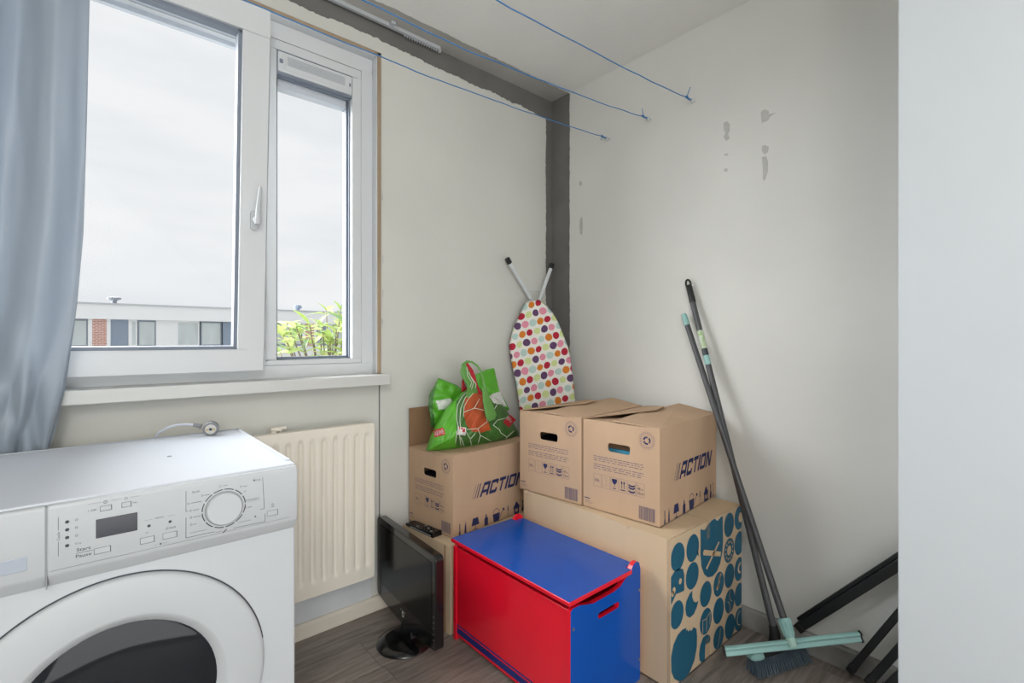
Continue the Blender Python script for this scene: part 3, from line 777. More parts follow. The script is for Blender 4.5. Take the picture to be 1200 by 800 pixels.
# ------------------------------------------------------------------ television
tv = thing('television', 'small black flat television on a round foot, between radiator and red toy chest', 'television', (.905, 1.657, 0))
pn, pf = Vector((.895, 1.428, 0)), Vector((.922, 1.932, 0))
ay = (pf-pn).normalized(); ax = Vector((ay.y, -ay.x, 0)); L_ = (pf-pn).length     # ax points to +x (back)
def tvp(s, z, d): return pn + ay*s + ax*d + Vector((0, 0, z))
Zb, Zt = .062, .402
def rrect(x0, z0, x1, z1, r, n=6, chin=0):
    out = []
    for cx_, cz_, a in ((x1-r, z1-r, 0), (x0+r, z1-r, pi/2), (x0+r, z0+r, pi), (x1-r, z0+r, 1.5*pi)):
        for k in range(n+1):
            w = a+pi/2*k/n; out.append((cx_+r*cos(w), cz_+r*sin(w)))
    return out
shell = rrect(0, Zb+.012, L_, Zt, .018)
shell = [(s, z - (.018*sin(pi*max(0, min(1, s/L_))) if z < Zb+.05 else 0)) for s, z in shell]
extra = []
# bottom edge with a shallow chin: insert points
bot = [(L_*(k/14), Zb+.012-.020*sin(pi*k/14)) for k in range(2, 13)]
shell = rrect(0, Zb+.012, L_, Zt, .018)
i_ = 7*3   # after third corner (bottom left) comes bottom right
shell = shell[:i_] + bot + shell[i_:]
b = MB(); b.prism(shell, tvp, 0, .034); fb = b.build('bezel', M['black'], tv, bevel=.004, seg=3)
b = MB(); b.prism(rrect(.05, Zb+.04, L_-.05, Zt-.03, .03), tvp, .034, .062); b.build('back_cover', M['blackm'], tv, bevel=.008, seg=3)
b = MB(); b.prism(rrect(.026, Zb+.070, L_-.028, Zt-.026, .003, 2), tvp, -.0012, .002); b.build('screen', M['screen'], fb)
P = Print(lambda u, v: tvp(L_/2-u, v, -.0015)); P.ring(0, Zb+.034, .0060, .0090, n=20, ky=1.25); P.build('emblem', M['net'], fb)
P = Print(lambda u, v: tvp(L_/2-u, v, -.0015)); P.line([(-.022, Zb+.047), (.022, Zb+.047)], .0022); P.build('emblem', M['greyp'], fb)
for k in range(5):
    P = Print(lambda u, v: tvp(u, v, -.0006)); P.rect(.008, Zb+.05+k*.020, .018, Zb+.0515+k*.020); P.build('key', M['greyp'], fb)
b = MB(); b.lathe([(.0, .0), (.102, .0), (.106, .004), (.103, .010), (.075, .016), (.0, .018)], (.905, 1.660, 0), 'Z', 48); b.build('foot', M['black'], tv, smooth=60)
b = MB(); b.prism([(L_/2-.045, .014), (L_/2+.045, .014), (L_/2+.03, Zb+.05), (L_/2-.03, Zb+.05)], tvp, .010, .040); b.build('neck', M['black'], tv, bevel=.004)

# ------------------------------------------------------------------ cardboard boxes
def carton(name, label, loc, rz, LX, LY, H, m, tops=True):
    r = thing(name, label, 'box', loc, rz)
    return r
def box_walls(r, LX, LY, H, m, hole=None, t=.004):
    """four walls and a bottom; hole = (y0, y1, z0, z1) in the x=0 and x=LX walls"""
    b = MB()
    b.box((0, 0, 0), (LX, LY, t)); b.box((0, 0, 0), (LX, t, H)); b.box((0, LY-t, 0), (LX, LY, H))
    for x in (0, LX-t):
        if hole:
            y0, y1, z0, z1 = hole
            c = []
            for cy, cz, a in ((y1-.010, z1-.010, 0), (y0+.010, z1-.010, pi/2), (y0+.010, z0+.010, pi), (y1-.010, z0+.010, 1.5*pi)):
                for k in range(4): w = a+pi/2*k/3; c.append((cy+.010*cos(w), cz+.010*sin(w)))
            n = len(c)
            # wall with a rounded opening: strips from the opening to the outer rectangle
            def outer(y, z):
                dy, dz = y-(y0+y1)/2, z-(z0+z1)/2
                ky = ((LY-t if dy > 0 else t)-(y0+y1)/2)/dy if abs(dy) > 1e-6 else 1e9
                kz = ((H if dz > 0 else 0)-(z0+z1)/2)/dz if abs(dz) > 1e-6 else 1e9
                k = min(ky, kz); return ((y0+y1)/2+dy*k, (z0+z1)/2+dz*k)
            cor = [(LY-t, H), (t, H), (t, 0), (LY-t, 0)]
            ring_o = [outer(*p) for p in c]
            # snap the nearest ring point of each corner group to the true corner
            for g, co in enumerate(cor):
                j = min(range(n), key=lambda q: (ring_o[q][0]-co[0])**2+(ring_o[q][1]-co[1])**2); ring_o[j] = co
            k0 = len(b.v)
            for xx in (x, x+t):
                for p in c: b.v.append(Vector((xx, p[0], p[1])))
                for p in ring_o: b.v.append(Vector((xx, p[0], p[1])))
            for j in range(n):
                j2 = (j+1) % n
                for f in ((k0+j, k0+j2, k0+n+j2, k0+n+j), (k0+2*n+j, k0+3*n+j, k0+3*n+j2, k0+2*n+j2), (k0+j, k0+2*n+j, k0+2*n+j2, k0+j2)):
                    b.f.append(f); b.mi.append(0)
        else:
            b.box((x, t, 0), (x+t, LY-t, H))
    return b.build('walls', m, r, local=True)
def flap(r, quad, m, t=.0035, name='flap'):
    b = MB(); q = [Vector(p) for p in quad]
    n = (q[1]-q[0]).cross(q[2]-q[0]).normalized()
    if n.z < 0: n = -n
    k = len(q)
    b.add(q + [p+n*t for p in q], [tuple(range(k)), tuple(range(2*k-1, k-1, -1))] + [(i, (i+1) % k, k+(i+1) % k, k+i) for i in range(k)])
    return b.build(name, m, r, local=True, recalc=True)

BL, BW, BH = .496, .325, .343
def moving_print(r):
    sf = lambda u, v: Vector((-.0006, .330-u, v))      # short face, u from its left edge
    lf = lambda u, v: Vector((u, -.0006, v))
    bd = Print(lf)
    # word mark in slanted block capitals
    def G(polys, x0, w_):
        for pl_ in polys:
            out = []
            for (a, c) in pl_:
                u = x0+a*w_+c*.022; v = .139+c*.060; out.append((u, v))
            bd.poly(out)
        bd.build('letter', M['navy'], r, local=True)
    t = .24
    A = [[(0, 0), (t, 0), (t+.10, 1), (.18, 1)], [(1-t, 0), (1, 0), (1, 1), (1-t, 1)], [(.18, 1-.24), (1, 1-.24), (1, 1), (.18, 1)], [(.15, .24), (1, .24), (1, .45), (.15, .45)]]
    Cc = [[(0, .10), (.10, 0), (t, 0), (t, 1), (.10, 1), (0, .90)], [(0.1, 0), (.92, 0), (1, .1), (1, .24), (.1, .24)], [(.1, .76), (1, .76), (1, .9), (.92, 1), (.1, 1)], [(1-t, .1), (1, .1), (1, .36), (1-t, .36)], [(1-t, .64), (1, .64), (1, .9), (1-t, .9)]]
    T = [[(0, .76), (1, .76), (1, 1), (0, 1)], [(.5-t/2, 0), (.5+t/2, 0), (.5+t/2, 1), (.5-t/2, 1)]]
    I = [[(0, 0), (1, 0), (1, 1), (0, 1)]]
    O = [[(0, .1), (.1, 0), (t, 0), (t, 1), (.1, 1), (0, .9)], [(1-t, 0), (.9, 0), (1, .1), (1, .9), (.9, 1), (1-t, 1)], [(0.1, 0), (.9, 0), (.9, .22), (.1, .22)], [(.1, .78), (.9, .78), (.9, 1), (.1, 1)]]
    Nn = [[(0, 0), (t, 0), (t, 1), (0, 1)], [(1-t, 0), (1, 0), (1, 1), (1-t, 1)], [(0, 1), (t+.08, 1), (1, 0), (1-t-.08, 0)]]
    x = .150
    for g, w_ in ((A, .050), (Cc, .046), (T, .042), (I, .0125), (O, .048), (Nn, .050)):
        G(g, x, w_); x += w_+.0065
    for k, w_ in ((0, .0018), (1, .0036), (2, .0060)):
        u = .108+k*.0125; bd.poly([(u, .139), (u+w_, .139), (u+w_+.022, .199), (u+.022, .199)]); bd.build('slanted_stroke', M['navy'], r, local=True)
    # household silhouettes along the foot of the long side
    bd.rect(.034, .004, .0385, .052); bd.poly([(.031, .004), (.041, .004), (.0395, .022), (.033, .022)]); bd.build('silhouette', M['navy'], r, local=True)
    bd.poly([(.062, .004), (.074, .004), (.0725, .030), (.068, .056), (.064, .030)]); bd.build('silhouette', M['navy'], r, local=True)
    bd.poly([(.103, .022), (.149, .022), (.141, .054), (.111, .054)]); bd.rect(.1245, .006, .1275, .022); bd.poly([(.114, .002), (.138, .002), (.138, .006), (.114, .006)]); bd.build('silhouette', M['navy'], r, local=True)
    bd.poly([(.180, .002), (.202, .002), (.202, .034), (.195, .040), (.1945, .052), (.1875, .052), (.187, .040), (.180, .034)]); bd.build('silhouette', M['navy'], r, local=True)
    bd.poly([(.238, .002), (.272, .002), (.278, .040), (.232, .040)]); bd.ring(.255, .042, .018, .0205, .1, pi-.1, n=14); bd.build('silhouette', M['navy'], r, local=True)
    bd.line([(.276, .014), (.300, .046)], .0035); bd.poly([(.294, .050), (.306, .040), (.310, .046), (.300, .056)]); bd.build('silhouette', M['navy'], r, local=True)
    bd.rect(.3305, .004, .333, .046); bd.poly([(.328, .032), (.336, .032), (.334, .056), (.330, .056)]); bd.build('silhouette', M['navy'], r, local=True)
    bd.poly([(.366, .032), (.391, .062), (.416, .032), (.409, .032), (.409, .002), (.399, .002), (.399, .030), (.383, .030), (.383, .002), (.373, .002), (.373, .032)]); bd.ring(.391, .034, .004, .009, n=12); bd.rect(.383, .002, .399, .012); bd.build('silhouette', M['navy'], r, local=True)
    bd.poly([(.428, .010), (.434, .002), (.440, .006), (.444, .004), (.446, .020), (.440, .036), (.441, .058), (.433, .058), (.434, .036)]); bd.build('silhouette', M['navy'], r, local=True)
    bd.rect(.4625, .004, .465, .056); bd.ring(.462, .054, .004, .006, 0, pi, n=8); bd.poly([(.459, .004), (.466, .004), (.466, .014), (.459, .014)]); bd.build('silhouette', M['navy'], r, local=True)
    # bold marks of the short side
    # handling icons
    cells = [(.055, .036), (.093, .036), (.132, .032), (.169, .030), (.204, .033), (.238, .034)]
    zc = .116
    u, w_ = .132+.016, 0
    bd.poly([(u-.011, zc+.019), (u+.011, zc+.019), (u+.011, zc+.008), (u+.004, zc-.002), (u-.004, zc-.002), (u-.011, zc+.008)]) if False else None
    bs = Print(sf)
    bs.poly([(u-.011, zc+.018), (u+.011, zc+.018), (u+.0105, zc+.008), (u+.003, zc-.002), (u-.003, zc-.002), (u-.0105, zc+.008)]); bs.rect(u-.0009, zc-.017, u+.0009, zc-.002); bs.rect(u-.007, zc-.019, u+.007, zc-.0165); bs.build('glass_icon', M['navy'], r, local=True)
    for q in (.179, .189):
        bs.poly([(q-.0045, zc+.008), (q+.0045, zc+.008), (q, zc+.018)]); bs.rect(q-.0012, zc-.011, q+.0012, zc+.008)
    bs.rect(.174, zc-.018, .194, zc-.0145); bs.build('arrow_icon', M['navy'], r, local=True)
    for z_ in (zc+.010, zc+.001, zc-.012):
        bs.poly([(.207, z_+.003), (.214, z_-.001), (.227, z_-.001), (.234, z_+.003), (.234, z_-.003), (.227, z_-.007), (.214, z_-.007), (.207, z_-.003)])
    bs.build('stack_icon', M['navy'], r, local=True)
    bs.text('50L', .059, zc-.006, .0105, .025); bs.text('48 x', .243, zc-.001, .0095, .023); bs.text('32cm', .243, zc-.017, .0095, .026); bs.text('\u00b1', .243, zc+.012, .006); bs.build('size_lettering', M['navy'], r, local=True, stuff=True)
    # bold recycling mark
    for k in range(3):
        a = pi/2 + k*2*pi/3
        bs.ring(.281, .297, .0085, .0150, a+.25, a+1.45, n=6)
        w = a+.15; c_ = .0118
        bs.poly([(.281+(c_+.006)*cos(w), .297+(c_+.006)*sin(w)), (.281+(c_-.006)*cos(w), .297+(c_-.006)*sin(w)), (.281+c_*cos(w-.50), .297+c_*sin(w-.50))])
    bs.line([(.012, .037), (.036, .037)], .0035)
    bs.build('recycling_mark', M['navy'], r, local=True, stuff=True)
    # fine print
    bt = Print(sf)
    for u0, w_ in cells: bt.frame(u0, zc-.025, u0+w_, zc+.024, .0008)
    bt.ring(.281, .297, .0305, .0313, n=36); bt.ring(.281, .297, .0205, .0210, n=30)
    rnd = random.Random(4)
    for k in range(26):
        w = 2*pi*k/26; r0 = .0245+rnd.uniform(-.001, .001)
        bt.poly([(.281+(r0)*cos(w), .297+(r0)*sin(w)), (.281+(r0)*cos(w+.12), .297+(r0)*sin(w+.12)), (.281+(r0+.0032)*cos(w+.12), .297+(r0+.0032)*sin(w+.12)), (.281+(r0+.0032)*cos(w), .297+(r0+.0032)*sin(w))])
    bt.ring(.111, zc+.010, .006, .0067, n=12); bt.rect(.1106, zc-.010, .1114, zc+.004); bt.rect(.100, zc-.014, .122, zc-.0134)
    for blk, z_ in ((0, .207), (1, .199), (2, .191), (3, .176), (4, .168), (5, .160)):
        u = .055
        end = .268 if blk % 3 < 2 else .262
        while u < end:
            L1 = rnd.uniform(.006, .020); L1 = min(L1, end-u)
            bt.rect(u, z_-.0013, u+L1, z_+.0013); u += L1+rnd.uniform(.002, .009)*(1.0 if blk % 3 else .5)
    for k in range(3): bt.line([(.012, .030-.005*k), (.030+.010*k, .030-.005*k)], .0012)
    u = .250
    while u < .312:
        w_ = rnd.choice((.0012, .0018, .0028)); bt.rect(u, .012, u+w_, .060); u += w_+rnd.choice((.001, .0014, .002))
    bt.build('fine_print', M['navyl'], r, local=True, stuff=True)
HOLE = (.117, .211, .233, .266)
def moving_box(label, loc, rz, closed=True):
    r = thing('moving_box', label, 'box', loc, rz, 'printed moving boxes')
    box_walls(r, BL, BW, BH, M['card'], HOLE)
    moving_print(r)
    return r
def closed_top(r, s=1.0):
    # far (short side) flaps lie underneath
    flap(r, [(0, .004, BH-.004), (0, BW-.004, BH-.004), (.16, BW-.01, BH-.010), (.16, .01, BH-.010)], M['card'])
    flap(r, [(BL, .004, BH-.003), (BL, BW-.004, BH-.003), (BL-.16, BW-.01, BH-.002), (BL-.16, .01, BH-.002)], M['card'])
    # the long flap on the near side, raised towards the back
    flap(r, [(0, 0, BH), (BL, 0, BH), (BL+.005, .165, BH+.026*s), (.24, .196, BH+.013*s), (.002, .192, BH+.005)], M['card'])
    # the long flap on the far side, with a cut-back front edge, lying on top of it
    flap(r, [(0, BW, BH), (.262, .150, BH+.024*s), (.340, .155, BH+.030*s), (BL, BW, BH)], M['card'])
mb3 = moving_box('brown ACTION moving box on the big carton, the nearer one beside the broom handles', (1.4966, .936, .495), .0823)
closed_top(mb3)
mb2 = moving_box('brown ACTION moving box on the big carton, the farther one next to the ironing board', (1.464, 1.2655, .495), .105)
closed_top(mb2, .9)
mb1 = moving_box('brown ACTION moving box under the green shopping bag, with one flap standing up', (1.107, 1.634, .347), radians(6.0))
# box 1 is a little shallower here: it is squeezed against the window wall
mb1.scale = (.97, .93, .955); WM[mb1.name] = Matrix.Translation((1.107, 1.634, .347)) @ Matrix.Rotation(radians(6.0), 4, 'Z') @ Matrix.Diagonal((.97, .93, .955, 1))
flap(mb1, [(0, 0, BH), (BL, 0, BH), (BL, .16, BH+.002), (0, .16, BH+.001)], M['card'])
flap(mb1, [(0, .005, BH-.004), (0, BW-.01, BH-.004), (.235, BW-.01, BH-.004), (.235, .005, BH-.004)], M['card'])
flap(mb1, [(BL, .005, BH-.004), (BL, BW-.01, BH-.004), (BL-.235, BW-.01, BH-.004), (BL-.235, .005, BH-.004)], M['card'])
b = MB(); b.box((.0, BW-.004, BH), (BL, BW, BH+.178)); b.build('flap', M['cardin'], mb1, local=True)
# dark stuff inside boxes seen through hand holes
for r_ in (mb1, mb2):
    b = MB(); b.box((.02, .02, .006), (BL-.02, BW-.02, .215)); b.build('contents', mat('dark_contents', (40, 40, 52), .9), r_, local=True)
b = MB(); b.box((.03, .02, .006), (BL-.02, BW-.02, .238)); b.build('contents', mat('blue_contents', (70, 150, 180), .8), mb3, local=True)
b = MB(); b.box((.045, .03, .238), (BL-.02, BW-.04, .272)); b.build('contents', M['cardin'], mb3, local=True)

# big pale carton with teal discs
BX, BY, BZ = .525, .712, .4935
bg = thing('large_carton', 'large pale cardboard carton printed with teal discs, under two moving boxes', 'box', (1.435, .858, 0))
box_walls(bg, BX, BY, BZ, M['card2'])
t = .0035
flap(bg, [(0.006, .0075, BZ-.0038), (.262, .0075, BZ-.0038), (.262, BY, BZ-.0038), (0.006, BY, BZ-.0038)], M['card2'], t)
flap(bg, [(.266, .0060, BZ-.0030), (BX, .0060, BZ-.0030), (BX, BY, BZ-.0036), (.266, BY, BZ-.0038)], M['card2'], t)
b = MB(); b.box((.002, .003, BZ-.014), (BX-.002, .012, BZ-.006)); b.box((.262, .002, BZ-.008), (.266, BY-.002, BZ-.0022)); b.build('seam', mat('dark_seam', (60, 48, 38), .9), bg, local=True)
b = MB(); b.prism([(.0, 0), (.030, 0), (.024, .012), (.014, .016), (.004, .010)], lambda a, c, d: Vector((a, -c*.2-.0005, BZ-.002-c)), 0, .001); b.build('torn_corner', M['card2'], bg, local=True)
for y_, w_ in ((.175, .026), (.695, .022)):
    b = MB(); b.prism([(-.004, -w_/2), (-.012, -w_/3), (-.013, w_/3), (-.003, w_/2)], lambda a, c, d: Vector((a+.003, y_+c, BZ+d)), -.008, .001); b.build('tab', M['card2'], bg, local=True)
sfb = lambda u, v: Vector((u, -.0007, v))
P = Print(sfb)
disc_ = [(.045,.426,.044,.047),(.143,.428,.043,.047),(.140,.333,.044,.046),(.416,.440,.041,.046),(.503,.446,.041,.046),(.503,.346,.041,.046),(.503,.244,.041,.046),(.419,.244,.041,.046),
 (.040,.235,.042,.046),(.235,.237,.042,.045),(.331,.142,.042,.047),(.423,.048,.042,.046),(.503,.143,.041,.045),
 (.332,.042,.041,.041),(.235,.139,.043,.046),(.503,.046,.041,.044),(.333,.240,.041,.045),(.422,.146,.041,.045)]
for u, v, ru, rv in disc_:
    if u > .49: P.poly([(min(u+ru*cos(w), .5245), v+rv*sin(w)) for w in [2*pi*i/28 for i in range(28)]])
    elif u < .05:
        P.poly([(max(.003, u+ru*cos(w)), v+rv*sin(w)) for w in [2*pi*i/28 for i in range(28)]])
    else: P.disc(u, v, ru, rv, 28)
    P.build('printed_disc', M['teal'], bg, local=True)
P.poly([(.166, .402), (.186, .386), (.180, .412)]); P.build('printed_disc', M['teal'], bg, local=True)
# ring doughnut
P.ring(.417, .342, .017, .043, n=28, ky=1.08); P.build('printed_ring', M['teal'], bg, local=True)
# eared blob at the top
P.poly([(.196,.480),(.222,.470),(.229,.470),(.250,.482),(.275,.490),(.300,.492),(.322,.478),(.350,.486),(.364,.486),(.366,.440),(.368,.395),(.362,.350),(.345,.315),(.318,.292),(.285,.284),(.250,.292),(.222,.312),(.203,.345),(.196,.390),(.198,.430)]); P.build('printed_shape', M['teal'], bg, local=True)
# half mask (left edge), crescent, big bitten disc, segmented disc
P.poly([(.003,.372),(.020,.382),(.050,.386),(.078,.376),(.086,.355),(.086,.300),(.060,.302),(.035,.306),(.018,.292),(.003,.280)]); P.build('printed_shape', M['teal'], bg, local=True)
P.poly([(.140,.282),(.120,.276),(.100,.258),(.093,.235),(.100,.210),(.122,.194),(.150,.196),(.172,.214),(.182,.232),(.165,.232),(.150,.240),(.140,.258)]); P.build('printed_shape', M['teal'], bg, local=True)
P.poly([(.075,.172),(.100,.168),(.098,.158),(.108,.160),(.112,.150),(.125,.153),(.132,.144),(.150,.152),(.160,.142),(.168,.140),(.173,.110),(.172,.075),(.155,.035),(.125,.008),(.090,.000),(.055,.006),(.022,.030),(.005,.060),(.003,.110),(.018,.145),(.045,.166)]); P.build('printed_shape', M['teal'], bg, local=True)
P.poly([(.186,.040),(.195,.070),(.215,.088),(.240,.090),(.262,.080),(.270,.060),(.262,.052),(.232,.056),(.228,.004),(.205,.004),(.190,.018)])
P.build('printed_shape', M['teal'], bg, local=True)
sfc = lambda u, v: Vector((u, -.0011, v))
P = Print(sfc)
P.line([(.229, .335), (.336, .398)], .013) if False else None
P.poly([(.214,.392),(.222,.400),(.350,.356),(.345,.340),(.216,.382)]); P.poly([(.331,.400),(.338,.394),(.242,.322),(.235,.330)])
P.disc(.020, .322, .010, .012, 12); P.disc(.012, .314, .009, .010, 12); P.disc(.060, .340, .009, .010, 12)
P.disc(.340, .262, .008, .010, 10); P.disc(.347, .270, .006, .008, 10); P.line([(.342, .262), (.330, .236)], .010); P.disc(.328, .234, .008, .009, 10); P.disc(.320, .228, .006, .007, 10)
for k in range(12):
    w = 2*pi*k/12+.2; P.disc(.417+.030*cos(w), .342+.033*sin(w), .0042, .005, 8)
P.ring(.450, .170, .030, .033, 2.2, 4.4, n=12); P.ring(.392, .120, .030, .033, -.9, 1.2, n=12)
P.line([(.212, .152), (.212, .105)], .003); P.line([(.212, .150), (.240, .147)], .003); P.line([(.240, .150), (.240, .100)], .003); P.line([(.240, .150), (.266, .160)], .003); P.line([(.266, .160), (.264, .118)], .003)
P.ring(.245, .075, .012, .016, .2, 1.8, n=8); P.line([(.345, .070), (.340, .040), (.322, .004)], .003)
P.ring(.512, .246, .012, .022, pi*.45, pi*1.5, n=12); P.ring(.510, .048, .024, .028, pi*.5, pi*1.5, n=12); P.poly([(.500, .430), (.524, .424), (.524, .462), (.508, .466), (.496, .450)])
P.build('disc_cutout', M['tealhi'], bg, local=True, stuff=True)
b = MB(); b.box((.232, -.0018, .0), (.262, -.0012, .075)); b.box((.238, -.0018, .43), (.262, -.0012, BZ)); b.build('tape', M['tape'], bg, local=True)
b = MB(); b.box((-.0012, .0, 0), (-.0004, .012, BZ)); b.build('edge_tape', M['tape'], bg, local=True)

# small plain carton under the left moving box
sm_ = thing('small_carton', 'low plain cardboard carton behind the television, under the left moving box', 'box', (1.058, 1.580, 0), radians(5.5))
box_walls(sm_, .50, .325, .342, M['card2'])
flap(sm_, [(0, 0, .342), (.50, 0, .342), (.50, .161, .342), (0, .161, .342)], M['card2'])
flap(sm_, [(0, .164, .342), (.50, .164, .342), (.50, .325, .342), (0, .325, .342)], M['card2'])
b = MB(); b.box((-.0015, .03, .0), (0, .036, .342)); b.build('seam', M['cardin'], sm_, local=True)

# remote control
rm = thing('remote_control', 'black remote control lying on the low carton behind the television', 'remote control', (1.062, 1.79, .3462), radians(5))
b = MB(); b.prism([(-.098, 0), (.098, 0), (.098, .012), (.05, .015), (-.05, .018), (-.092, .022), (-.098, .016)], lambda a, c, d: Vector((d, a, c)), -.024, .024); b.build('case', M['black'], rm, local=True, bevel=.004, seg=3)
b = MB(); b.box((-.0248, -.085, .004), (-.0235, .06, .010)); b.build('side_strip', M['greyp'], rm, local=True, bevel=.001)
for r_ in range(9):
    for c_ in range(3):
        b = MB(); x = -.014+c_*.014; y = -.075+r_*.019
        z = .0205-.003*(y+.08)/.1 if y < 0 else .0165-.0025*y/.05
        b.box((x-.004, y-.0035, z-.003), (x+.004, y+.0035, z+.0022)); b.build('key', M['greyp'] if (r_*2+c_) % 5 == 0 and r_ < 7 else M['blackm'], rm, local=True, bevel=.0008, seg=1)

# ------------------------------------------------------------------ toy chest
ch = thing('toy_chest', 'red and blue lacquered toy chest with a blue lid, in front of the cartons', 'toy chest', (1.235, 1.258, 0))
CX0, CX1, CY0, CY1 = 1.058, 1.408, .956, 1.560
side_prof = [(0, 0), (.35, 0), (.352, .375), (.345, .396), (.335, .4030), (.322, .4035), (.310, .397), (.300, .385), (.285, .372), (.266, .366), (.240, .350), (.205, .3445), (.105, .3440), (.070, .352), (.040, .3605), (.010, .3610), (.001, .355)]
def side_panel(y0, y1):
    # the panel has a hand slot, so build it as two halves round the slot
    b = MB()
    slot = [(.127+.0, .286), (.220, .286)]
    c = []
    for k in range(9): w = pi/2+pi*k/8; c.append((.136+.0095*cos(w), .2955+.0095*sin(w)))
    for k in range(9): w = -pi/2+pi*k/8; c.append((.224+.0095*cos(w), .2955+.0095*sin(w)))
    fn = lambda a, z, d: Vector((CX0+a, d, z))
    # bridge the slot ring to the outline with bmesh triangulation
    me = bpy.data.meshes.new('tmp'); bm = bmesh.new()
    ov = [bm.verts.new(fn(a, z, y0)) for a, z in side_prof]; iv = [bm.verts.new(fn(a, z, y0)) for a, z in c]
    es = [bm.edges.new((l[i], l[(i+1) % len(l)])) for l in (ov, iv) for i in range(len(l))]
    res = bmesh.ops.triangle_fill(bm, use_beauty=True, edges=es, use_dissolve=False)
    faces = [f for f in bm.faces]
    ex = bmesh.ops.extrude_face_region(bm, geom=faces)
    bmesh.ops.translate(bm, verts=[g for g in ex['geom'] if isinstance(g, bmesh.types.BMVert)], vec=(0, y1-y0, 0))
    bmesh.ops.recalc_face_normals(bm, faces=bm.faces)
    bm.verts.index_update()
    b.v = [v.co.copy() for v in bm.verts]
    for f in bm.faces:
        b.f.append(tuple(v.index for v in f.verts)); b.mi.append(0 if abs(f.normal.y) > .9 else 1)
    bm.free(); bpy.data.meshes.remove(me)
    return b.build('side_panel', [M['blue'] if y0 < 1 else M['red'], M['red']], ch)
sp1 = side_panel(CY0, CY0+.016)
sp2 = side_panel(CY1-.016, CY1)
b = MB(); b.box((CX0+.006, CY0+.016, .014), (CX0+.018, CY1-.016, .352)); fpn = b.build('front_panel', M['red'], ch, bevel=.001)
b = MB(); b.box((CX0+.0053, CY0+.016, .026), (CX0+.0061, CY1-.016, .048)); b.build('stripe', M['bluestripe'], fpn)
b = MB(); b.box((CX0+.0053, CY0+.016, .0545), (CX0+.0061, CY1-.016, .0600)); b.build('stripe', M['bluestripe'], fpn)
b = MB(); b.box((CX1-.014, CY0+.016, .014), (CX1-.002, CY1-.016, .372)); b.build('back_panel', M['red'], ch)
b = MB(); b.box((CX0+.018, CY0+.016, .02), (CX1-.014, CY1-.016, .03)); b.build('bottom_board', M['red'], ch)
b = MB(); b.cur = 0; b.box((CX0-.008, CY0-.004, .3725), (CX1-.050, CY1+.004, .3860))
b.box((CX1-.050, CY0+.020, .3725), (CX1-.006, CY1-.020, .3860))
lid = b.build('lid', M['red'], ch, bevel=.002)
b = MB(); b.box((CX0-.0055, CY0-.0015, .3858), (CX1-.0525, CY1+.0015, .3872)); b.box((CX1-.0525, CY0+.0225, .3858), (CX1-.008, CY1-.0225, .3872)); b.build('lid_top', M['blue'], lid)
for y in (CY0-.0008,):
    for a, z in ((.012, .301), (.344, .304), (.346, .070), (.012, .070)):
        b = MB(); b.tube([(CX0+a, y-.0012, z), (CX0+a, y+.004, z)], .0045, 14); b.build('screw', M['steel'], sp1)

# ------------------------------------------------------------------ green shopping bag
bag = thing('shopping_bag', 'bulging green shopping bag with a white net print, resting on the left moving box', 'bag', (1.33, 1.80, .678))
def at(x, y, Y=1.80): return px(x, y, 1, Y)
out_px = [(500,528.5),(505,513),(511,498),(517,487),(524,477),(533,467),(541,460),(549,455),(556,452),(563,454),(570,459),(577,463),(586,470),(594,481),(599,490),(604,500),(607.5,506),(608,511),(604,514),(596,517),(585,520),(570,523),(550,526.5),(530,529),(515,530)]
def resample(pts, n):
    L = [0]
    P_ = pts+[pts[0]]
    for a, c in zip(P_[:-1], P_[1:]): L.append(L[-1]+sqrt((c[0]-a[0])**2+(c[1]-a[1])**2))
    out = []; j = 0
    for i in range(n):
        s = L[-1]*i/n
        while L[j+1] < s: j += 1
        t_ = (s-L[j])/(L[j+1]-L[j]); a, c = P_[j], P_[j+1]; out.append((a[0]+(c[0]-a[0])*t_, a[1]+(c[1]-a[1])*t_))
    return out
def inpoly(x, y, P_):
    c = False; j = len(P_)-1
    for i in range(len(P_)):
        if (P_[i][1] > y) != (P_[j][1] > y) and x < (P_[j][0]-P_[i][0])*(y-P_[i][1])/(P_[j][1]-P_[i][1])+P_[i][0]: c = not c
        j = i
    return c
ringo = resample(out_px, 200); bc = (553, 500)
def outline_k(x, y):
    """0 at the centre of the bag, 1 at its outline"""
    a = atan2(y-bc[1], x-bc[0]); best = None
    dx, dy = cos(a), sin(a); r = sqrt((x-bc[0])**2+(y-bc[1])**2)
    mt = 1e9
    for i in range(len(out_px)):
        p, q = out_px[i], out_px[(i+1) % len(out_px)]
        ex, ey = q[0]-p[0], q[1]-p[1]; den = dx*ey-dy*ex
        if abs(den) < 1e-9: continue
        t_ = ((p[0]-bc[0])*ey-(p[1]-bc[1])*ex)/den; u_ = ((p[0]-bc[0])*dy-(p[1]-bc[1])*dx)/den
        if t_ > 0 and -1e-6 <= u_ <= 1+1e-6: mt = min(mt, t_)
    return min(1, r/mt)
def bag_pt(x, y, side=1, off=0.0, k=None):
    if k is None: k = outline_k(x, y)
    d = .115*(max(0, 1-k**2.2))**.6*(.55+.45*min(1, max(0, (y-450)/70)))
    wr = .010*noise.noise(Vector((x*.09, y*.07, 1.5))) + .012*abs(noise.noise(Vector((x*.16+y*.09, y*.05, 4.5))))
    P0 = at(x, y, 1.80); 
    p = at(x, y, 1.80 - (d+wr*(1-k**4))*side - off) if side > 0 else Vector((P0.x, 1.80+d*.75, P0.z))
    p.z = max(p.z, .6775)
    return p
R_or = [(544.5,467.5),(553,459),(561,456),(565.5,460),(568,472),(570,487),(575,503.5),(564,506.5),(553.5,505.5),(546.5,498),(542.7,484)]
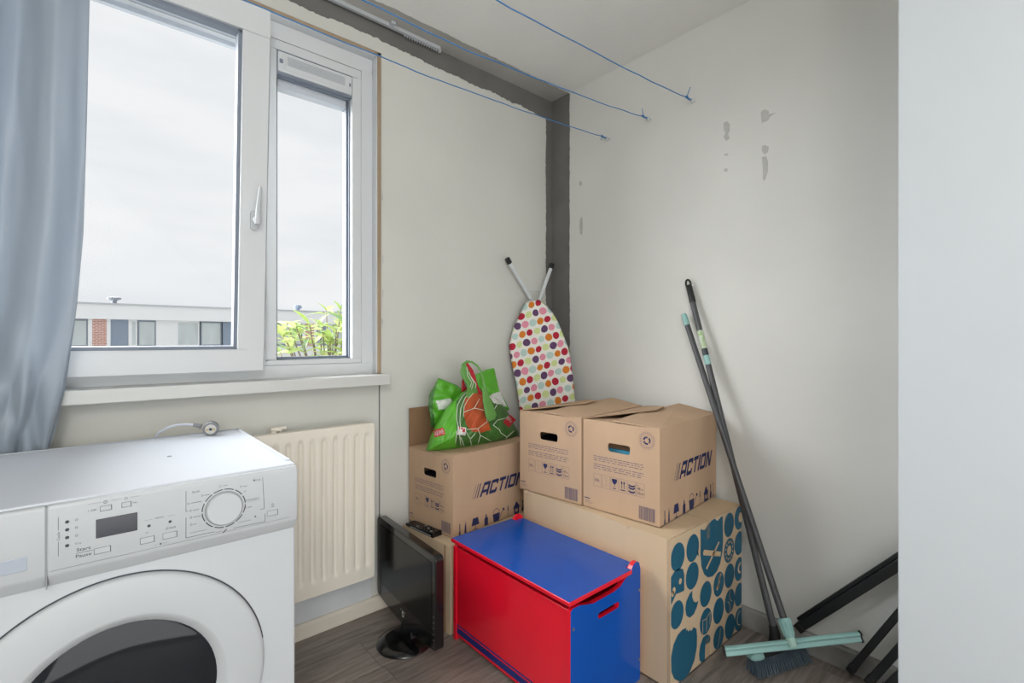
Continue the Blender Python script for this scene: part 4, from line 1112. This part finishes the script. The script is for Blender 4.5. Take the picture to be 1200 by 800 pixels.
R_dg = [(534,470),(541,462),(549,456),(560,453),(575,466),(590,474),(596,484),(603,497),(612,508),(606,516),(586,518),(566,519),(548,522),(535,523)]
R_wp = [(511,470),(527,466),(530,472),(523,480),(513,480)]
R_wp2 = [(573,464),(583,459),(588,466),(594,476),(590,474),(584,472),(578,472)]
b = MB(); NR = 44; n = len(ringo)
for side in (1, -1):
    base = len(b.v)
    for j in range(NR+1):
        k = 1-j/NR
        for (x, y) in ringo:
            b.v.append(bag_pt(bc[0]+(x-bc[0])*k, bc[1]+(y-bc[1])*k, side, k=k))
    for j in range(NR):
        km = 1-(j+.5)/NR
        for i in range(n):
            x, y = ringo[i]; x = bc[0]+(x-bc[0])*km; y = bc[1]+(y-bc[1])*km
            m_ = 0
            if side > 0:
                if inpoly(x, y, R_or): m_ = 2
                elif inpoly(x, y, R_wp2): m_ = 3
                elif inpoly(x, y, R_dg): m_ = 1
            a, c = base+j*n+i, base+j*n+(i+1) % n
            f = (a, c, c+n, a+n) if side > 0 else (a, a+n, c+n, c)
            b.f.append(f); b.mi.append(m_)
b.build('bag_body', [M['green'], M['dgreen'], M['orange'], M['whiteprint']], bag, smooth='all')
def sheet(name, poly, Y, mats, regions=(), thick=.002, bulge=.012, tilt=0.0, seed=1):
    """a crumpled cloth lobe standing behind or above the body"""
    rr = resample(poly, 90); cx_ = sum(p[0] for p in poly)/len(poly); cy_ = sum(p[1] for p in poly)/len(poly); b = MB(); NQ = 16
    for j in range(NQ+1):
        k = 1-j/NQ
        for x, y in rr:
            X_, Y_ = cx_+(x-cx_)*k, cy_+(y-cy_)*k
            d = bulge*(1-k*k) + bulge*.9*noise.noise(Vector((X_*.11, Y_*.09, seed))) + tilt*(cy_-Y_)
            b.v.append(at(X_, Y_, Y-d))
    n = len(rr)
    for j in range(NQ):
        km = 1-(j+.5)/NQ
        for i in range(n):
            x, y = rr[i]; x = cx_+(x-cx_)*km; y = cy_+(y-cy_)*km; m_ = 0
            for q, (pl_, mi_) in enumerate(regions):
                if inpoly(x, y, pl_): m_ = mi_
            a, c = j*n+i, j*n+(i+1) % n; b.f.append((a, c, c+n, a+n)); b.mi.append(m_)
    o = b.build(name, mats, bag, smooth='all', recalc=False)
    sd = o.modifiers.new('thickness', 'SOLIDIFY'); sd.thickness = thick; sd.offset = 0
    return o
sheet('bag_lobe', [(505,500),(504,485),(502,475),(503,463),(507,455),(514,443),(524,447),(535,451),(543,458),(549,462),(549,478),(535,492),(520,500)], 1.835, [M['green'], M['whiteprint'], M['dgreen']], [(R_wp, 1), ([(500,470),(505,460),(512,446),(507,470),(508,485),(512,500),(500,500)], 2)], bulge=.022, seed=3)
sheet('bag_lobe', [(557,439),(570,433),(579,431),(582,445),(585,458),(592,470),(597,480),(585,482),(566,476),(560,460)], 1.845, [M['green'], M['whiteprint']], [([(574,463),(585,458),(594,476),(584,475)], 1)], bulge=.012, seed=8)
sheet('strap', [(543.5,425),(548,425),(554,433),(557,441),(560,452),(566,463),(567,472),(563,470),(556,458),(551,444),(547,434)], 1.765, [M['redfab']], bulge=.006, seed=11)
sheet('strap', [(541,447),(543,443),(545,452),(549,457),(541,459)], 1.815, [M['redfab']], bulge=.004, seed=12)
sheet('strap', [(541,428),(545,424),(548,431),(552,440),(557,449),(560,460),(553,468),(545,473),(549,463),(548,452),(542,443),(539,436)], 1.762, [M['mgreen']], bulge=.008, seed=13)
sheet('strap', [(565,452),(570,458),(575,468),(582,486),(580,491),(573,494),(569,488),(566,470)], 1.700, [M['mgreen']], bulge=.004, seed=14)
b = MB()
hp_ = [(541,434,1.765),(542,427,1.762),(547,423.5,1.760),(553,424,1.758),(559,428,1.752),(563,434,1.745),(566,444,1.735),(568,455,1.725),(571,463,1.715)]
b.tube([at(x, y, Y) for x, y, Y in hp_], [.005, .006, .006, .005, .0045, .0045, .005, .007, .010], 8, flat=.3); b.build('strap', M['mgreen'], bag, smooth='all')
# netting printed on the front
b = MB()
nets = [[(547,430),(548,440),(553,448),(550,456),(541,465),(536,475),(535,490),(538,505)], [(549,436),(555,448),(552,458),(545,466),(540,478),(539,492),(540,505)], [(551,440),(558,450),(556,459),(549,467),(544,476),(543,488)],
        [(543,483),(556,478),(569,481)], [(556,478),(562,467)], [(569,481),(571,494),(560,502),(547,503)], [(560,502),(563,510),(576,517)], [(563,510),(560,520)], [(578,498),(583,492),(592,490)], [(578,498),(585,503),(587,507),(594,512),(602,505)],
        [(583,473),(579,480),(574,474)], [(538,505),(540,522)], [(545,503),(551,514),(553,524)], [(551,514),(557,508)], [(540,512),(544,523)], [(535,505),(534,520)], [(594,512),(592,517)], [(576,468),(583,473),(590,472)]]
def dense(pl_, st=2.5):
    out = []
    for a, c in zip(pl_[:-1], pl_[1:]):
        L = sqrt((c[0]-a[0])**2+(c[1]-a[1])**2); k = max(1, int(L/st))
        for i in range(k): out.append((a[0]+(c[0]-a[0])*i/k, a[1]+(c[1]-a[1])*i/k))
    return out+[pl_[-1]]
for ne in nets:
    pts = []
    for x, y in dense(ne):
        if y < 456: pts.append(at(x, y, 1.748))
        else: pts.append(bag_pt(x, y, 1, .0015))
    b.tube(pts, .0015, 5)
b.build('net_print', M['net'], bag, smooth='all')
def bag_label(c, w, h, rot, body, m, name='label'):
    def fn(u, v, off=.002):
        x = c[0]+u*cos(rot)+v*sin(rot); y = c[1]+u*sin(rot)-v*cos(rot); return bag_pt(x, y, 1, off)
    b = MB(); nx = 8; ny = 5
    for j in range(ny+1):
        for i in range(nx+1): b.v.append(fn(-w/2+w*i/nx, -h/2+h*j/ny))
    for j in range(ny):
        for i in range(nx): a = j*(nx+1)+i; b.f.append((a, a+1, a+nx+2, a+nx+1)); b.mi.append(0)
    lb = b.build(name, m, bag, recalc=False)
    if body:
        P = Print(lambda u, v: fn(u, v, .0034)); vs, fs = text_shapes(body)
        x0 = min(p.x for p in vs); x1 = max(p.x for p in vs)
        out = [fn((p.x-x0)/(x1-x0)*w*.84-w*.42, (p.y/.7-.5)*h*.62, .0034) for p in vs]
        q = MB(); q.add(out, fs); q.build('lettering', M['whiteprint'], lb, recalc=False)
    return lb
bag_label((514.5, 506.5), 13, 8.5, -.28, 'REWE', M['redlabel'])
bag_label((597, 493), 9.5, 12, .75, None, M['redlabel'])
def small_text(c, w, h, rot, body):
    vs, fs = text_shapes(body); x0 = min(p.x for p in vs); x1 = max(p.x for p in vs); out = []
    for p in vs:
        u, v = (p.x-x0)/(x1-x0)*w-w/2, (p.y/.7-.5)*h
        out.append(bag_pt(c[0]+u*cos(rot)+v*sin(rot), c[1]+u*sin(rot)-v*cos(rot), 1, .0036))
    q = MB(); q.add(out, fs); q.build('lettering', M['whiteprint'], bag, recalc=False)
small_text((596.8, 491), 8, 4.2, .75, 'REWE')

# folded paper tag
tg = bag_label((541, 505), 10, 9.5, .12, None, M['whiteprint'], 'tag')
bag_label((540, 501.5), 4, 3, .12, None, M['redlabel'], 'tag'); bag_label((543.5, 504), 3, 4.5, .12, None, M['redlabel'], 'tag')

# ------------------------------------------------------------------ ironing board
U_ = Vector((-.02, .06, .39)).normalized(); Wd = Vector((.837, -.547, 0)); Wd = (Wd-U_*Wd.dot(U_)).normalized(); Nn_ = U_.cross(Wd).normalized()   # Nn_ points back
if Nn_.y < 0: Nn_ = -Nn_
O_ = Vector((1.80, 1.785, .80)) - U_*(.80/U_.z)
IM = Matrix(((Wd.x, Nn_.x, U_.x, O_.x), (Wd.y, Nn_.y, U_.y, O_.y), (Wd.z, Nn_.z, U_.z, O_.z), (0, 0, 0, 1)))
ib = thing('ironing_board', 'ironing board in a white cover with coloured dots, leaning upright in the corner', 'ironing board', M=IM)
half = [(.012, -.148, .148), (.40, -.150, .152), (.81, -.149, .152), (.94, -.148, .158), (1.09, -.158, .160), (1.165, -.155, .143), (1.24, -.125, .125), (1.28, -.098, .110), (1.31, -.078, .095), (1.345, -.058, .072), (1.372, -.038, .048), (1.380, -.015, .028)]
right = [(r_, z_) for z_, l_, r_ in half]; left = [(l_, z_) for z_, l_, r_ in half][::-1]
ring_ = resample(right+left, 160)
b = MB(); NR = 20; cc = (0, .80)
for side in (1, -1):
    base = len(b.v)
    for j in range(NR+1):
        k = 1-j/NR; ks = k**.55
        for (x, z) in ring_:
            X_, Z_ = cc[0]+(x-cc[0])*ks, cc[1]+(z-cc[1])*ks
            e = min(1, (1-ks)*9)
            d = .012*sqrt(max(0, 1-(1-e)**2))
            d += (.003*noise.noise(Vector((X_*12, Z_*9, 2)))+.0045*max(0, noise.noise(Vector((X_*9+Z_*6, Z_*22, 5))))*(1 if Z_ > 1.12 else .25))*e
            b.v.append(Vector((X_, -d if side > 0 else .008*e, Z_)))
    n = len(ring_)
    for j in range(NR):
        for i in range(n):
            a, c = base+j*n+i, base+j*n+(i+1) % n
            b.f.append((a, c, c+n, a+n) if side > 0 else (a, a+n, c+n, c)); b.mi.append(0)
b.build('cover', M['dots'], ib, local=True, smooth='all')
def iron_leg(p_top, Yt, p_bot, Yb):
    a = px(*p_top, 1, Yt); c = px(*p_bot, 1, Yb); d = (c-a).normalized()
    b = MB(); b.tube([a, c+d*.35], .0105, 12); lg = b.build('leg', M['tubew'], ib, smooth=40)
    b = MB(); b.tube([a-d*.004, a+d*.026], .0145, 12); b.build('foot_cap', M['blackm'], lg, bevel=.002)
iron_leg((594.5, 303.5), 1.895, (623, 352), 1.905)
iron_leg((647, 310), 1.905, (632, 352), 1.915)
b = MB(); b.tube([px(619, 340, 1, 1.898), px(627, 340.5, 1, 1.90), px(637, 339.5, 1, 1.902)], .0028, 6); b.build('cross_wire', M['tubew'], ib)

# ------------------------------------------------------------------ broom and squeegee
br = thing('broom', 'broom with grey handle, black hanging loop and slate bristles, leaning on the right wall', 'broom', (1.835, .672, 0))
P0, P1 = Vector((1.825, .680, .105)), Vector((1.984, 1.103, 1.410)); dd = (P1-P0).normalized()
b = MB(); b.tube([P0-dd*.02, P1-dd*.10], .0118, 16); b.build('handle', M['pole'], br, smooth=40)
b = MB(); b.tube([P1-dd*.105, P1-dd*.10, P1-dd*.03, P1-dd*.022], [.0125, .0135, .0130, .009], 14)
u1 = Vector((0, 1, -.15)).normalized(); u1 = (u1-dd*u1.dot(dd)).normalized(); cL = P1-dd*.016
b.tube([cL+dd*.020*cos(w)+u1*.0105*sin(w) for w in [i*2*pi/16 for i in range(17)]], .0045, 8, cap=False); b.build('hanging_loop', M['blackm'], br, smooth=50)
b = MB(); b.tube([P1-dd*.315, P1-dd*.235], .0122, 16); b.build('label_sticker', mat('white_green_sticker', (204, 210, 202), .5, vary=.12, vscale=60, vcol=(150, 180, 120)), br, smooth=40)
b = MB(); b.tube([P1-dd*.385, P1-dd*.345], .0122, 16); b.build('collar', M['aqua'], br, smooth=40)
b = MB(); b.tube([P1-dd*.350, P1-dd*.318], .0121, 16); b.build('collar', mat('dark_collar', (44, 52, 60), .4), br, smooth=40)
HL, HR = Vector((1.722, .722, .052)), Vector((1.945, .640, .052)); hd = (HR-HL).normalized(); hn = Vector((-hd.y, hd.x, 0))
b = MB(); n = 12
sec = [(-.020, 0), (.020, 0), (.022, .010), (.014, .022), (-.014, .022), (-.022, .010)]
Lh = (HR-HL).length
for i in range(n+1):
    t_ = i/n; k = min(1, sqrt(max(0, 1-(2*t_-1)**6))+.25)
    for a, c in sec: b.v.append(HL+hd*Lh*t_+hn*a*k+Vector((0, 0, c*k)))
for i in range(n):
    for j in range(6): b.f.append((i*6+j, i*6+(j+1) % 6, (i+1)*6+(j+1) % 6, (i+1)*6+j)); b.mi.append(0)
b.f.append(tuple(range(5, -1, -1))); b.f.append(tuple(n*6+j for j in range(6))); b.mi += [0, 0]
hdo = b.build('head', M['blackm'], br, bevel=.003)
b = MB()
for t_, k in ((-.03, .5), (0, .95), (.10, 1.12), (.16, 1.1)):
    for a, c in sec: b.v.append(HL+hd*Lh*t_+hn*a*k+Vector((0, 0, c*k-.001)))
for i in range(3):
    for j in range(6): b.f.append((i*6+j, i*6+(j+1) % 6, (i+1)*6+(j+1) % 6, (i+1)*6+j)); b.mi.append(0)
b.f.append(tuple(range(5, -1, -1))); b.f.append(tuple(18+j for j in range(6))); b.mi += [0, 0]
b.build('end_bumper', M['aqua'], br, bevel=.002)
b = MB(); mid = (HL+HR)/2; b.tube([mid+Vector((-.008, .003, .018)), P0+dd*.01, P0+dd*.035], [.020, .0175, .0145], 14); b.build('socket', M['blackm'], br, smooth=50)
rnd = random.Random(11)
b = MB()
for i in range(26):
    for j in range(5):
        t_ = (i+.5)/26; a = (j-2)/2
        p = HL+hd*Lh*t_+hn*a*.016
        spl = hd*(t_-.5)*.022 + hn*(a*.010-.016) + Vector((rnd.uniform(-.0015, .0015), rnd.uniform(-.0015, .0015), 0))
        q = p+spl; q.z = .003+rnd.uniform(0, .004)
        b.tube([p+Vector((0, 0, .002)), p.lerp(q, .5), q], [.0024, .0029, .0032], 5)
o = b.build('bristles', M['bristle'], br); o['kind'] = 'stuff'

sq = thing('squeegee', 'floor squeegee with a wide aqua blade bar and grey handle, leaning over the broom head', 'squeegee', (1.78, .62, .10))
QL, QR = Vector((1.633, .772, .090)), Vector((1.930, .458, .167)); qd = (QR-QL).normalized()
vn = Vector((-.55, -.60, .0)); vn = (vn-qd*vn.dot(qd)).normalized(); vu = qd.cross(vn); vu = vu if vu.z > 0 else -vu
b = MB(); secq = [(-.002, -.018), (.014, -.020), (.018, -.014), (.012, -.006), (.010, .004), (.016, .012), (.012, .018), (-.002, .020), (-.012, .010), (-.012, -.010)]
secq = [(a*.8, c*.74) for a, c in secq]
Lq = (QR-QL).length; n = 2
for t_ in (0, 1):
    for a, c in secq: b.v.append(QL+qd*Lq*t_+vn*a+vu*c)
m_ = len(secq)
for j in range(m_): b.f.append((j, (j+1) % m_, m_+(j+1) % m_, m_+j)); b.mi.append(0)
b.f.append(tuple(range(m_-1, -1, -1))); b.f.append(tuple(m_+j for j in range(m_))); b.mi += [0, 0]
b.build('blade_bar', M['aqua'], sq, bevel=.0025, seg=3)
b = MB()
for E0, s_ in ((QL, -1), (QR, 1)):
    b.prism([(a*1.12, c*1.12) for a, c in secq], lambda a, c, d: E0+qd*(d*s_)+vn*a+vu*c, -.001, .004)
b.build('end_cap', M['blackm'], sq)
b = MB(); b.box((0, 0, 0), (0, 0, 0)) if False else None
for w0 in (0,):
    c0_ = QL-vu*.012-vn*.006; c1_ = QR-vu*.012-vn*.006
    q = [c0_, c1_, c1_-vu*.006-vn*.006, c0_-vu*.006-vn*.006]
    b.add(q+[p-vn*.003 for p in q], [(0, 1, 2, 3), (7, 6, 5, 4), (0, 4, 5, 1), (1, 5, 6, 2), (2, 6, 7, 3), (3, 7, 4, 0)])
b.build('rubber_lip', M['blackm'], sq)
S0 = (QL+QR)/2+vu*.006+vn*.006; S1 = Vector((1.966, 1.111, 1.262)); ds = (S1-S0).normalized()
b = MB(); b.tube([S0+ds*.07, S1-ds*.05], .0112, 16); b.build('handle', M['pole'], sq, smooth=40)
b = MB(); b.tube([S1-ds*.055, S1-ds*.05, S1-ds*.008, S1], [.0118, .0128, .0125, .010], 14); b.tube([S1-ds*.001, S1+ds*.0006], .005, 10); b.build('end_grip', M['aqua'], sq, smooth=40)
b = MB(); b.tube([S0+vn*.002-ds*.012, S0+ds*.004, S0+ds*.018], [.013, .0165, .014], 16); b.build('pivot', mat('pale_aqua_joint', (158, 192, 180), .4), sq, smooth=60)
b = MB(); b.tube([S0+ds*.016, S0+ds*.022, S0+ds*.070, S0+ds*.074], [.015, .0165, .0195, .017], 12); so = b.build('socket', M['aqua'], sq, smooth=20)
for k in range(10):
    w = 2*pi*k/10; a_ = Vector((1, 0, 0)); a_ = (a_-ds*a_.dot(ds)).normalized(); c_ = ds.cross(a_)
    b = MB(); b.tube([S0+ds*.024+(a_*cos(w)+c_*sin(w))*.0165, S0+ds*.067+(a_*cos(w)+c_*sin(w))*.0192], .0020, 6); b.build('grip_rib', M['aqua'], so)

# ------------------------------------------------------------------ black steel bars at the right
def bar(label, a, c, w, h, ext=.25, rail=False, cap=True):
    a, c = Vector(a), Vector(c); d = (c-a).normalized()
    r = thing('metal_bar', label, 'metal bar', a, 0, 'black steel bars leaning on the right wall')
    s1 = Vector((-1, 0, 0)); s1 = (s1-d*s1.dot(d)).normalized(); s2 = d.cross(s1)
    def bx(q, w0, w1, h0, h1, L0, L1):
        v = [a+d*l+s1*x+s2*y for l in (L0, L1) for x, y in ((w0, h0), (w1, h0), (w1, h1), (w0, h1))]
        q.add(v, [(0, 1, 2, 3), (7, 6, 5, 4), (0, 4, 5, 1), (1, 5, 6, 2), (2, 6, 7, 3), (3, 7, 4, 0)])
    L = (c-a).length+ext
    q = MB(); bx(q, -w/2, w/2, -h/2, h/2, .004, L); q.build('tube', M['tube'], r, bevel=.003)
    q = MB(); bx(q, -w/2-.0015, w/2+.0015, -h/2-.0015, h/2+.0015, 0, .022); q.build('end_cap', M['blackm'], r, bevel=.002)
    if rail:
        q = MB(); sg = 1 if s2.z > 0 else -1
        lo, hi = sorted((sg*(h/2), sg*(h/2+.013))); bx(q, -w/2, w/2-.014, lo, hi, .02, L); q.build('rail', M['tube'], r, bevel=.002)
    return r
bar('wide ridged black steel bar rising to the right from behind the squeegee', (1.965, .654, .090), (1.965, .362, .425), .026, .030, .28, rail=True)
bar('black square steel bar, first to the right of the squeegee tip', (1.957, .492, .020), (1.957, .362, .268), .022, .022, .30)
bar('black square steel bar, second to the right of the squeegee tip', (1.940, .435, .018), (1.950, .335, .205), .024, .024, .30)
bar('black square steel bar lowest in the bottom right corner by the door edge', (1.925, .395, .018), (1.950, .315, .150), .024, .024, .30)

# ------------------------------------------------------------------ outside: row of houses, street ground and shrub
HYD = 30.0; GZ = -2.9
b = MB(); b.box((-60, 2.4, GZ-.3), (80, 60, GZ)); gr = structure(b.build('ground', mat('grey_pavement', (150, 150, 146), .9, vary=.06, vscale=1)))
mwh = mat('white_facade_board', (246, 247, 248), .7); mdk = mat('slate_blue_siding', (146, 160, 178), .7, vary=.05); mfr = mat('window_frame_grey', (142, 152, 164), .5)  # house colours lightened, bright outdoor haze is put into them
mgl = mat('curtained_glass', (206, 214, 214), .25, vary=.14, vscale=2.0, stretch=(1, 1, .3)); mrf = mat('roof_edge', (196, 200, 204), .7)
def brick_mat():
    m = mat('red_brick', (176, 116, 104), .9); nt = m.node_tree; bk = nt.nodes.new('ShaderNodeTexBrick'); tc = nt.nodes.new('ShaderNodeTexCoord'); mp = nt.nodes.new('ShaderNodeMapping')
    mp.inputs['Rotation'].default_value = (pi/2, 0, 0); nt.links.new(tc.outputs['Object'], mp.inputs[0]); nt.links.new(mp.outputs[0], bk.inputs['Vector'])
    bk.inputs['Color1'].default_value = lin((210, 150, 136)); bk.inputs['Color2'].default_value = lin((198, 136, 122)); bk.inputs['Mortar'].default_value = lin((228, 214, 206)); bk.inputs['Scale'].default_value = 1
    bk.inputs['Brick Width'].default_value = .22; bk.inputs['Row Height'].default_value = .075; bk.inputs['Mortar Size'].default_value = .012
    nt.links.new(bk.outputs[0], nt.nodes['Principled BSDF'].inputs['Base Color']); return m
mbr = brick_mat()
hs = thing('row_house', 'row of flat-roofed houses across the street, white fascia, brick piers and dark panels', 'building', (3, HYD+3, GZ))
b = MB(); b.box((-14, HYD+.3, GZ), (24, HYD+7, 2.65)); b.build('house_block', mwh, hs)
b = MB(); b.box((-14, HYD-.35, 2.12), (24, HYD+7, 2.80)); b.build('fascia', mwh, hs)
b = MB(); b.box((-14, HYD-.42, 2.80), (24, HYD+7, 2.88)); b.build('roof_edge', mrf, hs)
b = MB(); b.box((-14, HYD-.02, GZ), (24, HYD+.3, .80)); b.build('lower_wall', mwh, hs)
rep = 9.6
for base in (-rep, 0, rep):
    def part(nm, x0, x1, m_, y0=HYD-.02, z0=.80, z1=2.12):
        q = MB(); q.box((base+x0, y0, z0), (base+x1, HYD+.3, z1)); return q.build(nm, m_, hs)
    part('brick_pier', .09, .61, mbr, HYD-.08); part('post', -.06, .09, mwh, HYD-.1); part('post', .61, .75, mwh, HYD-.1)
    part('siding_panel', .75, 1.42, mdk); part('post', 1.42, 1.50, mwh, HYD-.05); part('facade_panel', 2.50, 3.36, mwh)
    part('siding_panel', 5.42, 7.5, mdk); part('siding_panel', 7.6, 9.4-rep*0-1.0, mdk) if False else None
    for x0, x1, m_ in ((1.50, 1.76, mwh), (1.78, 2.50, mfr), (3.36, 4.34, mwh), (4.40, 5.34, mfr), (-1.6, -.06, mfr)):
        f = part('window', x0, x1, m_, HYD-.03)
        q = MB(); q.box((base+x0+.06, HYD-.05, .90), (base+x1-.06, HYD-.02, 2.03)); q.build('pane', mgl, f)
        if x1-x0 > 1.2:
            q = MB(); q.box((base+(x0+x1)/2-.03, HYD-.07, .9), (base+(x0+x1)/2+.03, HYD-.04, 2.03)); q.build('glazing_bar', mwh, f)
b = MB()
vx = px(134, 356, 1, 30.5).x
b.tube([(vx, 30.5, 2.85), (vx, 30.5, 3.12)], .10, 12); b.tube([(vx, 30.5, 3.05), (vx, 30.5, 3.12), (vx, 30.5, 3.20), (vx, 30.5, 3.23)], [.12, .27, .27, .15], 12); b.build('roof_vent', mat('grey_roof_vent', (130, 134, 140), .5), hs)
b = MB(); vx = px(349, 360, 1, 30.5).x; b.tube([(vx, 30.5, 2.85), (vx, 30.5, 3.1)], .12, 10); b.tube([(vx, 30.5, 3.05), (vx, 30.5, 3.22)], [.26, .2], 10); b.build('roof_vent', mdk, hs)

# leafy shrub beyond the narrow window
sh = thing('shrub', 'leafy green shrub seen through the narrow right pane of the window', 'shrub', (1.85, 4.7, GZ))
mleaf = mat('leaf_green', (176, 198, 116), .45, vary=.18, vscale=10, trans=.35); mleaf2 = mat('pale_leaf_green', (214, 220, 156), .45, vary=.12, vscale=10, trans=.35); mleaf3 = mat('deep_leaf_green', (142, 172, 122), .45, vary=.15, vscale=10, trans=.3)
mstem = mat('grey_brown_stem', (140, 126, 108), .8)
rnd = random.Random(21)
def leaf_mesh(m_, L, w_):
    b = MB(); n = 6
    for i in range(n+1):
        t_ = i/n; hw = w_*sin(pi*t_**.8)**.8 if 0 < t_ < 1 else .0006; z = -.35*L*t_*t_
        b.v += [Vector((L*t_, -hw, z+hw*.35)), Vector((L*t_, 0, z)), Vector((L*t_, hw, z+hw*.35))]
    for i in range(n):
        for j in range(2): a = i*3+j; b.f.append((a, a+1, a+4, a+3)); b.mi.append(0)
    o = b.build('leaf', m_, sh, local=True, smooth='all', recalc=False); return o
protos = [leaf_mesh(m_, .17, .026) for m_ in (mleaf, mleaf2, mleaf3)]
b = MB()
tips = []
stem0 = Vector((1.75, 4.7, GZ))
b.tube([stem0, Vector((1.78, 4.72, -1.0)), Vector((1.75, 4.70, .4))], [.05, .04, .03], 8)
for k in range(56):
    # tips spread over a rounded crown
    tx = 1.15+rnd.random()*1.05; ty = 4.35+rnd.random()*.8; topz = 1.19+.29*max(0, min(1, (tx-1.20)/.65)); tz = topz-rnd.random()**1.1*.52
    tip = Vector((tx, ty, tz)); base = Vector((1.75+(tx-1.75)*.35, 4.70+(ty-4.7)*.3, tz-.55))
    b.tube([base, base.lerp(tip, .55)+Vector((0, 0, -.04)), tip], [.012, .008, .005], 6); tips.append(tip)
b.build('branches', mstem, sh, smooth='all')
cnt = 0
def place_leaf(o, tip, az, el, s_):
    o.matrix_local = WM[sh.name].inverted() @ (Matrix.Translation(tip) @ Matrix.Rotation(az, 4, 'Z') @ Matrix.Rotation(-el, 4, 'Y') @ Matrix.Rotation(rnd.uniform(-.5, .5), 4, 'X') @ Matrix.Scale(s_, 4))
used = [False]*3
for tip in tips:
    for q in range(5):
        if cnt >= 280: break
        k = rnd.choice((0, 0, 1, 1, 2))
        if used[k]:
            o = protos[k].copy(); COL.objects.link(o); o.parent = sh
        else:
            o = protos[k]; used[k] = True
        place_leaf(o, tip-Vector((0, 0, rnd.random()*.07)), 2*pi*q/7+rnd.random()*.5, rnd.uniform(.1, 1.1), rnd.uniform(.75, 1.25)); cnt += 1
